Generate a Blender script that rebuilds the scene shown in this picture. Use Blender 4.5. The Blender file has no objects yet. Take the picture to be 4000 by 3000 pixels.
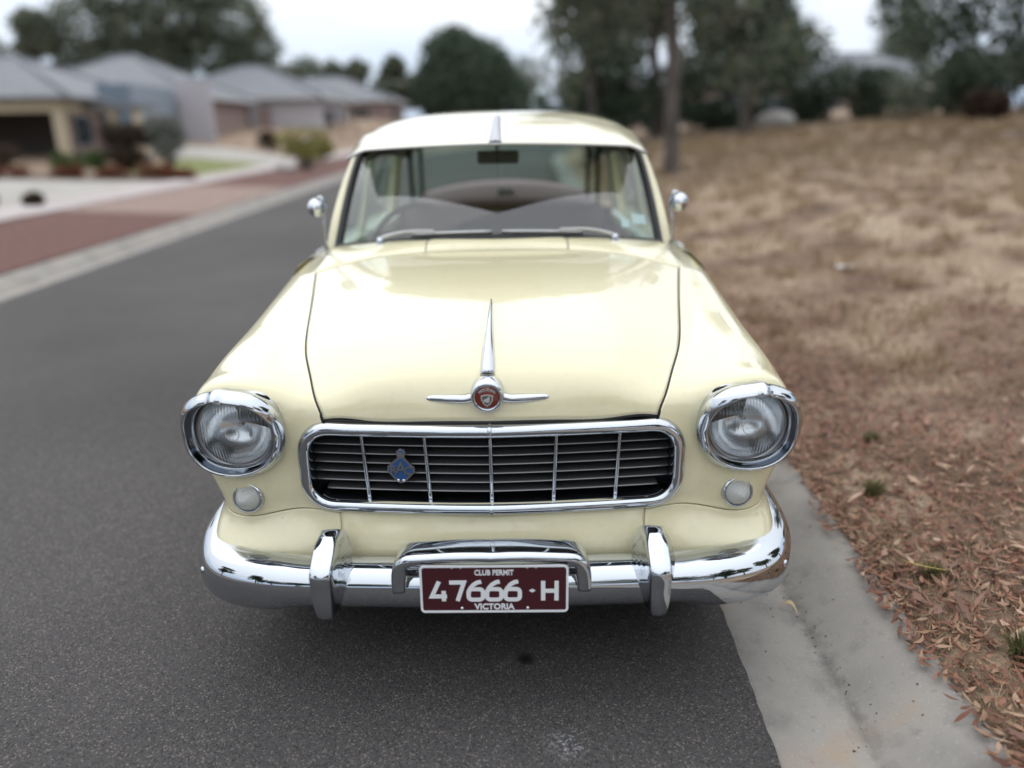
import bpy, bmesh, math, random
import numpy as np
from mathutils import Vector, Matrix
random.seed(7); RNG = np.random.default_rng(7)
R = math.radians
sc = bpy.context.scene
COL = sc.collection

# ------------------------------------------------------------------ camera
cam_d = bpy.data.cameras.new('camera'); cam = bpy.data.objects.new('camera', cam_d); COL.objects.link(cam)
def aim(pos, pitch, yaw, roll):
    p, a, r = R(pitch), R(yaw), R(roll)
    fw = Vector((math.sin(a)*math.cos(p), math.cos(a)*math.cos(p), -math.sin(p)))
    rt = Vector((math.cos(a), -math.sin(a), 0)); up = rt.cross(fw)
    rt, up = rt*math.cos(r)-up*math.sin(r), up*math.cos(r)+rt*math.sin(r)
    m = Matrix((rt, up, -fw)).transposed().to_4x4(); m.translation = pos
    cam.matrix_world = m
aim((.08, -1.72, 1.48), 18.3, -.63, 1.0)
cam_d.sensor_width = 36; cam_d.lens = 27.02; cam_d.clip_start = .05; cam_d.clip_end = 3000
cam_d.dof.use_dof = True; cam_d.dof.focus_distance = 2.12; cam_d.dof.aperture_fstop = .75
sc.camera = cam

# ------------------------------------------------------------------ world, sun, exposure
world = bpy.data.worlds.new('World'); sc.world = world; world.use_nodes = True
nt = world.node_tree; nt.nodes.clear()
def N(t, kind, **kw):
    n = t.nodes.new(kind)
    for k, v in kw.items(): setattr(n, k, v)
    return n
SUN_EL, SUN_ROT = 58, -25
sky = N(nt, 'ShaderNodeTexSky', sky_type='NISHITA', sun_disc=False, sun_elevation=R(SUN_EL), sun_rotation=R(SUN_ROT), dust_density=4.0, air_density=1.0)
tc = N(nt, 'ShaderNodeTexCoord')
mp = N(nt, 'ShaderNodeMapping'); mp.inputs['Scale'].default_value = (1, 1, 3.0)
nz = N(nt, 'ShaderNodeTexNoise'); nz.inputs['Scale'].default_value = 1.6; nz.inputs['Detail'].default_value = 6
cr = N(nt, 'ShaderNodeValToRGB')
cr.color_ramp.elements[0].position = .30; cr.color_ramp.elements[0].color = (6.0, 7.5, 9.6, 1)
cr.color_ramp.elements[1].position = .62; cr.color_ramp.elements[1].color = (9.9, 10.3, 10.8, 1)
mx = N(nt, 'ShaderNodeMix', data_type='RGBA'); mx.inputs[0].default_value = .90
bg = N(nt, 'ShaderNodeBackground'); bg.inputs['Strength'].default_value = .10
wo = N(nt, 'ShaderNodeOutputWorld')
L = nt.links.new
L(tc.outputs['Generated'], mp.inputs[0]); L(mp.outputs[0], nz.inputs['Vector']); 
_z = N(nt, 'ShaderNodeSeparateXYZ'); L(tc.outputs['Generated'], _z.inputs[0])
_m = N(nt, 'ShaderNodeMath', operation='MULTIPLY_ADD'); _m.inputs[1].default_value = 1.1; L(_z.outputs['Z'], _m.inputs[0])
_n = N(nt, 'ShaderNodeMath', operation='SUBTRACT'); _n.inputs[1].default_value = .19; L(nz.outputs['Fac'], _n.inputs[0]); L(_n.outputs[0], _m.inputs[2]); L(_m.outputs[0], cr.inputs[0])
# overcast luminance rises from horizon to zenith: (1 + 2 sin elevation)
sz = N(nt, 'ShaderNodeSeparateXYZ'); L(tc.outputs['Generated'], sz.inputs[0])
ov = N(nt, 'ShaderNodeMapRange'); ov.inputs[1].default_value = 0; ov.inputs[2].default_value = 1; ov.inputs[3].default_value = 1.0; ov.inputs[4].default_value = 1.7; L(sz.outputs['Z'], ov.inputs[0])
om = N(nt, 'ShaderNodeVectorMath', operation='SCALE'); L(cr.outputs[0], om.inputs[0]); L(ov.outputs[0], om.inputs['Scale'])
L(sky.outputs[0], mx.inputs[6]); L(om.outputs[0], mx.inputs[7]); L(mx.outputs[2], bg.inputs[0]); L(bg.outputs[0], wo.inputs[0])
sun_d = bpy.data.lights.new('sun', 'SUN'); sun_d.energy = .5; sun_d.angle = R(80); sun_d.color = (1, .96, .9)
sun = bpy.data.objects.new('sun', sun_d); COL.objects.link(sun)
sun.rotation_euler = Vector((math.sin(R(SUN_ROT))*math.cos(R(SUN_EL)), math.cos(R(SUN_ROT))*math.cos(R(SUN_EL)), math.sin(R(SUN_EL)))).to_track_quat('Z', 'Y').to_euler()
sc.view_settings.view_transform = 'Standard'; sc.view_settings.look = 'None'
sc.view_settings.exposure = 0.12; sc.view_settings.gamma = 1.0

# ------------------------------------------------------------------ helpers
def mesh_obj(name, verts, faces, mat=None, parent=None, smooth=True, uv=None):
    me = bpy.data.meshes.new(name)
    me.from_pydata([tuple(map(float, v)) for v in verts], [], [tuple(int(i) for i in f) for f in faces])
    if smooth: me.polygons.foreach_set('use_smooth', [True]*len(me.polygons))
    if mat: me.materials.append(mat)
    me.update()
    return link(name, me, parent)
def link(name, me, parent=None):
    o = bpy.data.objects.new(name, me); COL.objects.link(o)
    if parent: o.parent = parent
    return o
def big_mesh(name, V, n, mat, parent=None, smooth=False):
    """V: (faces*n,3) vertices, faces of n corners each with their own vertices"""
    V = np.asarray(V, np.float32); nf = len(V)//n
    me = bpy.data.meshes.new(name)
    me.vertices.add(len(V)); me.vertices.foreach_set('co', V.ravel())
    me.loops.add(len(V)); me.loops.foreach_set('vertex_index', np.arange(len(V), dtype=np.int32))
    me.polygons.add(nf); me.polygons.foreach_set('loop_start', np.arange(0, len(V), n, dtype=np.int32))
    me.polygons.foreach_set('loop_total', np.full(nf, n, np.int32))
    if smooth: me.polygons.foreach_set('use_smooth', np.ones(nf, bool))
    me.materials.append(mat); me.update(calc_edges=True); me.validate()
    return link(name, me, parent)
def thing(name, label, cat, loc=(0,0,0), group=None, rz=0):
    o = bpy.data.objects.new(name, None); COL.objects.link(o); o.location = loc; o.rotation_euler = (0,0,rz)
    return tag(o, label, cat, group)
def tag(o, label=None, cat=None, group=None, kind=None):
    if label: o['label'] = label
    if cat: o['category'] = cat
    if group: o['group'] = group
    if kind: o['kind'] = kind
    return o
def copy_tree(o, parent=None):
    c = o.copy(); COL.objects.link(c); c.parent = parent
    for ch in list(o.children): copy_tree(ch, c)
    return c
def mirror_obj(o, name=None, parent=None):
    """mesh object mirrored in x, as a new mesh"""
    me = o.data.copy()
    co = np.zeros(len(me.vertices)*3, np.float32); me.vertices.foreach_get('co', co)
    co = co.reshape(-1, 3); co[:, 0] *= -1; me.vertices.foreach_set('co', co.ravel())
    me.flip_normals(); me.update()
    c = link(name or o.name.split('.')[0], me, parent or o.parent)
    for m in o.modifiers:
        n = c.modifiers.new(m.name, m.type)
        for k in ('thickness', 'offset', 'levels', 'render_levels', 'width', 'segments', 'limit_method'):
            if hasattr(m, k): setattr(n, k, getattr(m, k))
    return c
def grid(nr, nc, wrap_c=False, wrap_r=False, keep=None, flip=False):
    F = []
    for i in range(nr if wrap_r else nr-1):
        for j in range(nc if wrap_c else nc-1):
            i2, j2 = (i+1) % nr, (j+1) % nc
            f = (i*nc+j, i*nc+j2, i2*nc+j2, i2*nc+j)
            if keep is not None and not keep(f): continue
            F.append(f[::-1] if flip else f)
    return F
def surf(name, P, mat, parent=None, wrap_c=False, wrap_r=False, flip=False, keep=None, thick=0, caps=False):
    P = np.asarray(P, float); nr, nc = P.shape[:2]
    V = P.reshape(-1, 3); F = grid(nr, nc, wrap_c, wrap_r, (lambda f: keep(V[list(f)].mean(0))) if keep else None, flip)
    if caps and wrap_c:
        a = list(range(nc)); b = list(range((nr-1)*nc, nr*nc))
        F.append(tuple(a[::-1]) if not flip else tuple(a)); F.append(tuple(b) if not flip else tuple(b[::-1]))
    o = mesh_obj(name, V, F, mat, parent)
    if thick:
        m = o.modifiers.new('Solidify', 'SOLIDIFY'); m.thickness = thick; m.offset = -1
    return o
def nspline(k, vals, t):
    """natural cubic spline through vals (n,...) at knots k"""
    k = np.asarray(k, float); Y = np.asarray(vals, float); n = len(k)
    h = np.diff(k); A = np.zeros((n, n)); B = np.zeros_like(Y)
    A[0, 0] = A[-1, -1] = 1
    for i in range(1, n-1):
        A[i, i-1] = h[i-1]; A[i, i] = 2*(h[i-1]+h[i]); A[i, i+1] = h[i]
        B[i] = 6*((Y[i+1]-Y[i])/h[i]-(Y[i]-Y[i-1])/h[i-1])
    M = np.linalg.solve(A, B.reshape(n, -1)).reshape(Y.shape)
    t = np.asarray(t, float); i = np.clip(np.searchsorted(k, t)-1, 0, n-2)
    sh = (-1,)+(1,)*(Y.ndim-1)
    hh = h[i].reshape(sh); a = ((k[i+1]-t).reshape(sh))/hh; b = ((t-k[i]).reshape(sh))/hh
    return a*Y[i]+b*Y[i+1]+((a**3-a)*M[i]+(b**3-b)*M[i+1])*hh**2/6
def spl(pts, n, closed=False):
    P = np.asarray(pts, float)
    if closed:
        P = np.vstack([P[-3:], P, P[:4]])
    d = np.r_[0, np.cumsum(np.linalg.norm(np.diff(P, axis=0), axis=1)**.7)]
    if closed:
        return nspline(d, P, np.linspace(d[3], d[-4], n, endpoint=False))
    return nspline(d, P, np.linspace(0, d[-1], n))
def tube(name, pts, r, mat, parent=None, seg=10, n=None, closed=False, caps=True, up=(0,0,1), sx=1.0, smooth=True):
    """tube along pts; r scalar or list per control point"""
    P = np.asarray(pts, float)
    rr = np.full(len(P), r) if np.isscalar(r) else np.asarray(r, float)
    if n:
        if not closed: rr = np.interp(np.linspace(0, 1, n), np.linspace(0, 1, len(P)), rr)
        else: rr = np.full(n, rr[0])
        P = spl(P, n, closed)
    T = np.roll(P, -1, 0)-np.roll(P, 1, 0) if closed else np.gradient(P, axis=0)
    T /= np.linalg.norm(T, axis=1)[:, None]+1e-12
    U = np.asarray(up, float); Q = []
    for p, t, q in zip(P, T, rr):
        s = np.cross(t, U)
        if np.linalg.norm(s) < 1e-3: s = np.cross(t, (1, 0, 0))
        s /= np.linalg.norm(s); w = np.cross(s, t)
        a = np.linspace(0, 2*math.pi, seg, endpoint=False)
        Q.append(p+q*(sx*np.cos(a)[:, None]*s+np.sin(a)[:, None]*w))
    return surf(name, np.array(Q), mat, parent, wrap_c=True, wrap_r=closed, caps=caps and not closed, flip=True)
def box_data(x0, x1, y0, y1, z0, z1):
    V = [(x, y, z) for x in (x0, x1) for y in (y0, y1) for z in (z0, z1)]
    return V, [(0,1,3,2),(4,6,7,5),(0,4,5,1),(2,3,7,6),(0,2,6,4),(1,5,7,3)]
def box(name, x0, x1, y0, y1, z0, z1, mat, parent=None, bevel=0, seg=2):
    V, F = box_data(x0, x1, y0, y1, z0, z1)
    o = mesh_obj(name, V, F, mat, parent, smooth=False)
    if bevel:
        m = o.modifiers.new('Bevel', 'BEVEL'); m.width = bevel; m.segments = seg
        o.data.polygons.foreach_set('use_smooth', [True]*6)
    return o
def lathe(name, prof, mat, parent=None, seg=48, axis='y', loc=(0,0,0), flip=False, cap=False):
    """prof: (radius, along) pairs revolved about axis"""
    a = np.linspace(0, 2*math.pi, seg, endpoint=False); Q = []
    for r, h in prof:
        c, s = r*np.cos(a), r*np.sin(a); hh = np.full(seg, h)
        Q.append(np.stack({'y': (c, hh, s), 'z': (c, s, hh), 'x': (hh, c, s)}[axis], 1)+np.array(loc))
    return surf(name, np.array(Q), mat, parent, wrap_c=True, flip=flip, caps=cap)

# ------------------------------------------------------------------ materials
def mat(name, col=(.5,.5,.5), rough=.5, metal=0, **kw):
    m = bpy.data.materials.new(name); m.use_nodes = True
    b = m.node_tree.nodes['Principled BSDF']
    b.inputs['Base Color'].default_value = (*col, 1); b.inputs['Roughness'].default_value = rough; b.inputs['Metallic'].default_value = metal
    for k, v in kw.items(): b.inputs[k.replace('_', ' ')].default_value = v
    return m
def noisy(m, cols, scale, detail=4, pos=None, coord='Object', rough=None, bump=0, bscale=None, bdist=.002, stretch=None):
    """colour ramp over noise into the base colour, optional bump"""
    t = m.node_tree; b = t.nodes['Principled BSDF']
    co = N(t, 'ShaderNodeTexCoord'); src = co.outputs[coord]
    if stretch:
        mpn = N(t, 'ShaderNodeMapping'); mpn.inputs['Scale'].default_value = stretch; t.links.new(src, mpn.inputs[0]); src = mpn.outputs[0]
    n = N(t, 'ShaderNodeTexNoise'); n.inputs['Scale'].default_value = scale; n.inputs['Detail'].default_value = detail
    t.links.new(src, n.inputs['Vector'])
    r = N(t, 'ShaderNodeValToRGB'); e = r.color_ramp.elements
    while len(e) < len(cols): e.new(.5)
    pos = pos or np.linspace(.3, .7, len(cols))
    for k, (c, p) in enumerate(zip(cols, pos)): e[k].position = p; e[k].color = (*c, 1)
    t.links.new(n.outputs['Fac'], r.inputs[0]); t.links.new(r.outputs[0], b.inputs['Base Color'])
    if bump:
        n2 = N(t, 'ShaderNodeTexNoise'); n2.inputs['Scale'].default_value = bscale or scale*4; n2.inputs['Detail'].default_value = 3
        t.links.new(src, n2.inputs['Vector'])
        bp = N(t, 'ShaderNodeBump'); bp.inputs['Strength'].default_value = bump; bp.inputs['Distance'].default_value = bdist
        t.links.new(n2.outputs['Fac'], bp.inputs['Height']); t.links.new(bp.outputs[0], b.inputs['Normal'])
    return m
M = {}
M['paint'] = mat('cream_paint', (.80, .755, .44), .28, Coat_Weight=1.0, Coat_Roughness=.025)
noisy(M['paint'], [(.758, .700, .462), (.772, .715, .478), (.782, .727, .492)], 2.2, 5)
def weather(m):    # faint ripple of old panels, dust and a few stone chips
    t = m.node_tree; b = t.nodes['Principled BSDF']; Lk = t.links.new; src = b.inputs['Base Color'].links[0].from_socket
    co = N(t, 'ShaderNodeTexCoord')
    n = N(t, 'ShaderNodeTexNoise'); n.inputs['Scale'].default_value = 7; n.inputs['Detail'].default_value = 2; Lk(co.outputs['Object'], n.inputs['Vector'])
    bp = N(t, 'ShaderNodeBump'); bp.inputs['Strength'].default_value = .35; bp.inputs['Distance'].default_value = .003; Lk(n.outputs['Fac'], bp.inputs['Height']); Lk(bp.outputs[0], b.inputs['Normal']); Lk(bp.outputs[0], b.inputs['Coat Normal'])
    v = N(t, 'ShaderNodeTexVoronoi'); v.inputs['Scale'].default_value = 26; Lk(co.outputs['Object'], v.inputs['Vector'])
    sp = N(t, 'ShaderNodeSeparateColor'); Lk(v.outputs['Color'], sp.inputs[0])
    g = N(t, 'ShaderNodeMath', operation='GREATER_THAN'); g.inputs[1].default_value = .93; Lk(sp.outputs[0], g.inputs[0])
    l = N(t, 'ShaderNodeMath', operation='LESS_THAN'); l.inputs[1].default_value = .045; Lk(v.outputs['Distance'], l.inputs[0])
    k = N(t, 'ShaderNodeMath', operation='MULTIPLY'); Lk(g.outputs[0], k.inputs[0]); Lk(l.outputs[0], k.inputs[1])
    k2 = N(t, 'ShaderNodeMath', operation='MULTIPLY'); k2.inputs[1].default_value = .7; Lk(k.outputs[0], k2.inputs[0])
    x = N(t, 'ShaderNodeMix', data_type='RGBA'); x.inputs[7].default_value = (.20, .13, .07, 1); Lk(k2.outputs[0], x.inputs[0]); Lk(src, x.inputs[6])
    d = N(t, 'ShaderNodeTexNoise'); d.inputs['Scale'].default_value = 38; d.inputs['Detail'].default_value = 8; Lk(co.outputs['Object'], d.inputs['Vector'])
    dr = N(t, 'ShaderNodeMapRange'); dr.inputs[1].default_value = .52; dr.inputs[2].default_value = .8; dr.inputs[3].default_value = 0; dr.inputs[4].default_value = .22; Lk(d.outputs['Fac'], dr.inputs[0])
    y = N(t, 'ShaderNodeMix', data_type='RGBA'); y.inputs[7].default_value = (.55, .48, .34, 1); Lk(dr.outputs[0], y.inputs[0]); Lk(x.outputs[2], y.inputs[6]); Lk(y.outputs[2], b.inputs['Base Color'])
weather(M['paint'])
M['chrome'] = mat('chrome', (.57, .60, .64), .045, 1)
_t = M['chrome'].node_tree; _b = _t.nodes['Principled BSDF']
_c = N(_t, 'ShaderNodeTexCoord'); _n = N(_t, 'ShaderNodeTexNoise'); _n.inputs['Scale'].default_value = 45; _n.inputs['Detail'].default_value = 6
_m = N(_t, 'ShaderNodeMapRange'); _m.inputs[1].default_value = .5; _m.inputs[2].default_value = .8; _m.inputs[3].default_value = .035; _m.inputs[4].default_value = .16
_t.links.new(_c.outputs['Object'], _n.inputs['Vector']); _t.links.new(_n.outputs['Fac'], _m.inputs[0]); _t.links.new(_m.outputs[0], _b.inputs['Roughness'])
M['reflector'] = mat('lamp_reflector', (.78, .79, .80), .20, 1)
M['steel'] = mat('satin_metal', (.55, .56, .57), .3, 1)
M['darkmetal'] = mat('dark_metal', (.05, .05, .052), .45, .3)
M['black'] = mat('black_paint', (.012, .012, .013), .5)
M['rubber'] = mat('black_rubber', (.02, .022, .024), .55)
M['plate'] = mat('plate_maroon', (.058, .008, .013), .35, Coat_Weight=.4)
M['white'] = mat('white_paint', (.80, .82, .84), .4)
M['silver'] = mat('silver_plate', (.62, .62, .60), .32, .35)
M['dullsteel'] = mat('dull_slat_metal', (.34, .34, .345), .35, 1)
M['bracket'] = mat('visor_bracket_metal', (.42, .43, .47), .4, .6)
M['red'] = mat('red_enamel', (.19, .024, .012), .2, Coat_Weight=1.0)
M['blue'] = mat('blue_enamel', (.015, .07, .22), .25, Coat_Weight=1.0)
M['seat'] = mat('maroon_vinyl', (.07, .018, .018), .45)
M['pinkcloth'] = mat('pale_maroon_vinyl', (.58, .33, .38), .6)
M['lining'] = mat('roof_lining', (.26, .27, .24), .8)
M['dash'] = mat('dashboard_paint', (.30, .29, .22), .4)
M['tyre'] = mat('tyre_rubber', (.02, .02, .02), .8)
def glassy(name, tint, rough=0.0, ior=1.5, minrefl=0.0):
    m = bpy.data.materials.new(name); m.use_nodes = True; t = m.node_tree; t.nodes.clear()
    tr = N(t, 'ShaderNodeBsdfTransparent'); tr.inputs[0].default_value = (*tint, 1)
    gl = N(t, 'ShaderNodeBsdfGlossy'); gl.inputs['Roughness'].default_value = rough; gl.inputs[0].default_value = (1, 1, 1, 1)
    lw = N(t, 'ShaderNodeLayerWeight'); lw.inputs[0].default_value = .5
    pw = N(t, 'ShaderNodeMath', operation='POWER'); pw.inputs[1].default_value = 5.0
    mr = N(t, 'ShaderNodeMapRange'); mr.inputs[3].default_value = ((ior-1)/(ior+1))**2*1.8+minrefl; mr.inputs[4].default_value = 1
    mxn = N(t, 'ShaderNodeMixShader'); o = N(t, 'ShaderNodeOutputMaterial')
    t.links.new(lw.outputs['Facing'], pw.inputs[0]); t.links.new(pw.outputs[0], mr.inputs[0]); src = mr.outputs[0]
    t.links.new(src, mxn.inputs[0]); t.links.new(tr.outputs[0], mxn.inputs[1]); t.links.new(gl.outputs[0], mxn.inputs[2]); t.links.new(mxn.outputs[0], o.inputs[0])
    return m
M['windscreen'] = glassy('windscreen_glass', (.66, .79, .77), 0, 1.52, .02)
M['sideglass'] = glassy('side_glass', (.80, .90, .86), 0, 1.5)
M['lens'] = glassy('lamp_lens', (.93, .95, .95), .03, 1.5, .02)
# ================================================================== THE CAR
# x to the viewer's right, y from the front bumper to the tail, z up; metres
car = thing('car', 'cream vintage saloon car with chrome grille and bumper parked against the kerb', 'car')
CT = [  # control net of the right half: rows run from cowl over bonnet nose down to valance, columns from centre line to flank
 [(0,1.170,1.052),(.24,1.168,1.048),(.50,1.155,1.026),(.675,1.120,.985),(.712,1.120,.976),(.758,1.12,.962),(.805,1.12,.925),(.835,1.12,.86),(.850,1.12,.76)],
 [(0,.900,1.036),(.23,.900,1.031),(.465,.900,1.003),(.632,.900,.955),(.677,.900,.947),(.736,.90,.941),(.793,.90,.908),(.826,.90,.845),(.843,.90,.75)],
 [(0,.620,1.006),(.22,.620,.998),(.425,.620,.966),(.580,.620,.915),(.633,.620,.909),(.709,.62,.914),(.778,.62,.887),(.817,.62,.822),(.835,.62,.73)],
 [(0,.380,.962),(.20,.380,.954),(.375,.380,.925),(.528,.380,.877),(.592,.380,.876),(.688,.38,.896),(.768,.38,.870),(.812,.38,.802),(.828,.38,.71)],
 [(0,.235,.912),(.19,.238,.906),(.350,.245,.880),(.487,.260,.842),(.562,.245,.845),(.678,.235,.880),(.764,.24,.852),(.808,.25,.779),(.821,.31,.69)],
 [(0,.158,.852),(.18,.162,.848),(.330,.172,.834),(.460,.190,.807),(.550,.190,.805),(.674,.150,.862),(.761,.16,.828),(.803,.18,.750),(.817,.285,.68)],
 [(0,.130,.760),(.17,.135,.760),(.315,.147,.760),(.440,.165,.760),(.545,.182,.735),(.670,.160,.775),(.759,.165,.75),(.798,.19,.705),(.813,.285,.65)],
 [(0,.125,.640),(.17,.130,.640),(.315,.142,.640),(.440,.160,.640),(.540,.180,.640),(.666,.165,.665),(.746,.17,.665),(.786,.20,.645),(.802,.295,.61)],
 [(0,.122,.526),(.16,.127,.526),(.310,.138,.526),(.420,.154,.526),(.527,.176,.545),(.660,.165,.555),(.733,.18,.558),(.764,.215,.560),(.794,.31,.56)],
 [(0,.124,.494),(.16,.128,.494),(.310,.140,.495),(.414,.152,.498),(.520,.176,.502),(.656,.172,.482),(.726,.19,.487),(.753,.225,.502),(.786,.325,.51)],
 [(0,.100,.425),(.16,.105,.425),(.310,.115,.425),(.410,.125,.424),(.520,.128,.420),(.660,.118,.414),(.734,.14,.420),(.771,.19,.432),(.800,.31,.44)],
 [(0,.110,.355),(.16,.113,.355),(.310,.120,.355),(.410,.125,.354),(.520,.122,.350),(.662,.108,.350),(.738,.13,.354),(.777,.18,.364),(.806,.30,.38)],
 [(0,.150,.330),(.16,.153,.330),(.310,.160,.330),(.410,.165,.330),(.520,.165,.327),(.660,.150,.327),(.730,.17,.330),(.767,.22,.340),(.796,.32,.355)],
]
CT = np.array(CT)
KV = np.r_[0, np.cumsum(np.linalg.norm(np.diff(CT, axis=0), axis=2).mean(1))]
KU = np.r_[0, np.cumsum(np.linalg.norm(np.diff(CT, axis=1), axis=2).mean(0))]
def body(u, v):
    """dense evaluation, rows v, columns u"""
    A = nspline(KV, CT, v)                       # (nv, nc, 3)
    # mirror the columns over the centre line so the surface is smooth there
    mir = A[:, 1:4][:, ::-1]*np.array([-1, 1, 1]); A = np.concatenate([mir, A], 1)
    ku = np.r_[-KU[1:4][::-1], KU]
    return nspline(ku, np.swapaxes(A, 0, 1), u).swapaxes(0, 1)
def knots(a, b, n): return np.linspace(a, b, n)
G = .0030
HL = np.array([.676, 0, .734])                  # headlamp axis
GX, GZ0, GZ1, GR = .506, .513, .748, .078       # grille opening
def in_grille(p, m=0.0):
    hx, hz = GX-m, (GZ1-GZ0)/2-m; cx, cz = abs(p[0]), abs(p[2]-(GZ0+GZ1)/2)
    r = GR-m; qx, qz = max(cx-(hx-r), 0), max(cz-(hz-r), 0)
    return cx < hx and cz < hz and qx*qx+qz*qz < r*r
def in_lamp(p): return p[1] < .3 and (abs(p[0])-HL[0])**2+(p[2]-HL[2])**2 < .112**2
def hem(P, sides, d=.014):
    """fold the named edges of a dense panel inwards"""
    def nrm(P):
        du = np.gradient(P, axis=1); dv = np.gradient(P, axis=0); n = np.cross(du, dv)
        return n/(np.linalg.norm(n, axis=2)[:, :, None]+1e-12)
    n = nrm(P); c = np.array([0, .9, .55])
    s = np.sign(np.sum((P-c)*n)); n = n*s        # outward
    for e in sides:
        n2 = np.zeros_like(P); n2 = n
        if e == 'u1': P = np.concatenate([P, P[:, -1:]-n[:, -1:]*d], 1); n = np.concatenate([n, n[:, -1:]], 1)
        if e == 'u0': P = np.concatenate([P[:, :1]-n[:, :1]*d, P], 1); n = np.concatenate([n[:, :1], n], 1)
        if e == 'v1': P = np.concatenate([P, P[-1:]-n[-1:]*d], 0); n = np.concatenate([n, n[-1:]], 0)
        if e == 'v0': P = np.concatenate([P[:1]-n[:1]*d, P], 0); n = np.concatenate([n[:1], n], 0)
    return P
def both(P): return np.concatenate([P[:, :0:-1]*np.array([-1, 1, 1]), P], 1)
# bonnet
P = body(knots(0, KU[3]-G, 60), knots(KV[0]+G, KV[6]-.006, 120))
surf('bonnet', both(hem(P, ['u1', 'v1', 'v0'])), M['paint'], car)
# front wings
P = body(knots(KU[3]+G, KU[8], 90), np.r_[knots(KV[0]-.02, KV[3], 60)[:-1], knots(KV[3], KV[9]-.0012, 130)])
wing = surf('front_wing', hem(P, ['u0', 'v1']), M['paint'], car, keep=lambda c: not in_grille(c, .006) and not in_lamp(c))
wing_l = mirror_obj(wing)
# centre and corner valance panels below the grille
P = body(knots(0, KU[3]-G*.6, 50), knots(KV[8]-.015, KV[12], 60))
surf('centre_valance', both(hem(P, ['u1'])), M['paint'], car)
P = body(knots(KU[3]+G*.6, KU[8], 70), knots(KV[9]+.0012, KV[12], 60))
cv = surf('corner_valance', hem(P, ['u0', 'v0']), M['paint'], car); mirror_obj(cv)
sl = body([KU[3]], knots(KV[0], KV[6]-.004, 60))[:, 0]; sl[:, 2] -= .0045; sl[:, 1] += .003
sg_ = tube('bonnet_gap_shade', sl, .0048, M['black'], car, seg=6); mirror_obj(sg_)  # black tube added inside the bonnet seam to stand in for the gap's shade
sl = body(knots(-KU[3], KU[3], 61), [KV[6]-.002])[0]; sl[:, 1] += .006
tube('bonnet_gap_shade', sl, .0055, M['black'], car, seg=6)  # same added black tube, darkening the gap under the bonnet's front edge
# dark inner wing / radiator box closing the gaps from behind
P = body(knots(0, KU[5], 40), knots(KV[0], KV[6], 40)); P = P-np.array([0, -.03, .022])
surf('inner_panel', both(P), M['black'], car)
box('radiator', -.49, .49, .26, .30, .34, .74, M['black'], car)
for s in (-1, 1): box('radiator_side', *sorted((s*.50, s*.52)), .20, .34, .40, .74, M['black'], car)

# ---------------- cowl and its vent lid
def ws_bottom(x): q = min(abs(x)/.655, 1); return np.array([x, 1.235+.20*q**2.1, 1.088-.055*q**2])
def ws_top(x):    q = min(abs(x)/.655, 1); return np.array([x*.925, 1.655+.13*q**2.1, 1.452-.065*q**2.2])
xs = np.linspace(0, .655, 41)
rear = np.array([ws_bottom(x)+np.array([0, .03, .012]) for x in xs])
front = body(np.interp(xs, [0, .655], [0, KU[3]]), [KV[0]-G])[0]
front[:, 2] -= 0.0
rows = []
for t in np.linspace(0, 1, 14):
    c = front*(1-t)+rear*t
    c[:, 2] += .010*np.sin(math.pi*t)
    rows.append(c)
cow = np.array(rows)
surf('cowl_panel', both(hem(cow, ['v0'])), M['paint'], car)
def cowl_pt(x, t):
    f = np.array([np.interp(abs(x), xs, front[:, k]) for k in range(3)]); r = np.array([np.interp(abs(x), xs, rear[:, k]) for k in range(3)])
    p = f*(1-t)+r*t; p[2] += .010*math.sin(math.pi*t); p[0] = x; return p
# vent lid: raised rounded panel
VL = []
for t in np.linspace(.04, .72, 12):
    w = .268-(.05*max(0, (t-.5)/.22)**2 if t > .5 else 0)
    VL.append([cowl_pt(x, t)+np.array([0, 0, .0025]) for x in np.linspace(-w, w, 40)])
VL = np.array(VL)
VLh = np.concatenate([VL[:1]-[0, 0, .012], VL, VL[-1:]-[0, 0, .012]], 0); VLh = np.concatenate([VLh[:, :1]-[0, 0, .012], VLh, VLh[:, -1:]-[0, 0, .012]], 1)
surf('cowl_vent_lid', VLh, M['paint'], car)
edge = [VL[0, 0], *VL[:, 0], *VL[-1], *VL[::-1, -1]]
tube('vent_seam', np.array(edge)-[0, 0, .0018], .0022, M['darkmetal'], car, seg=6, caps=True)

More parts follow.
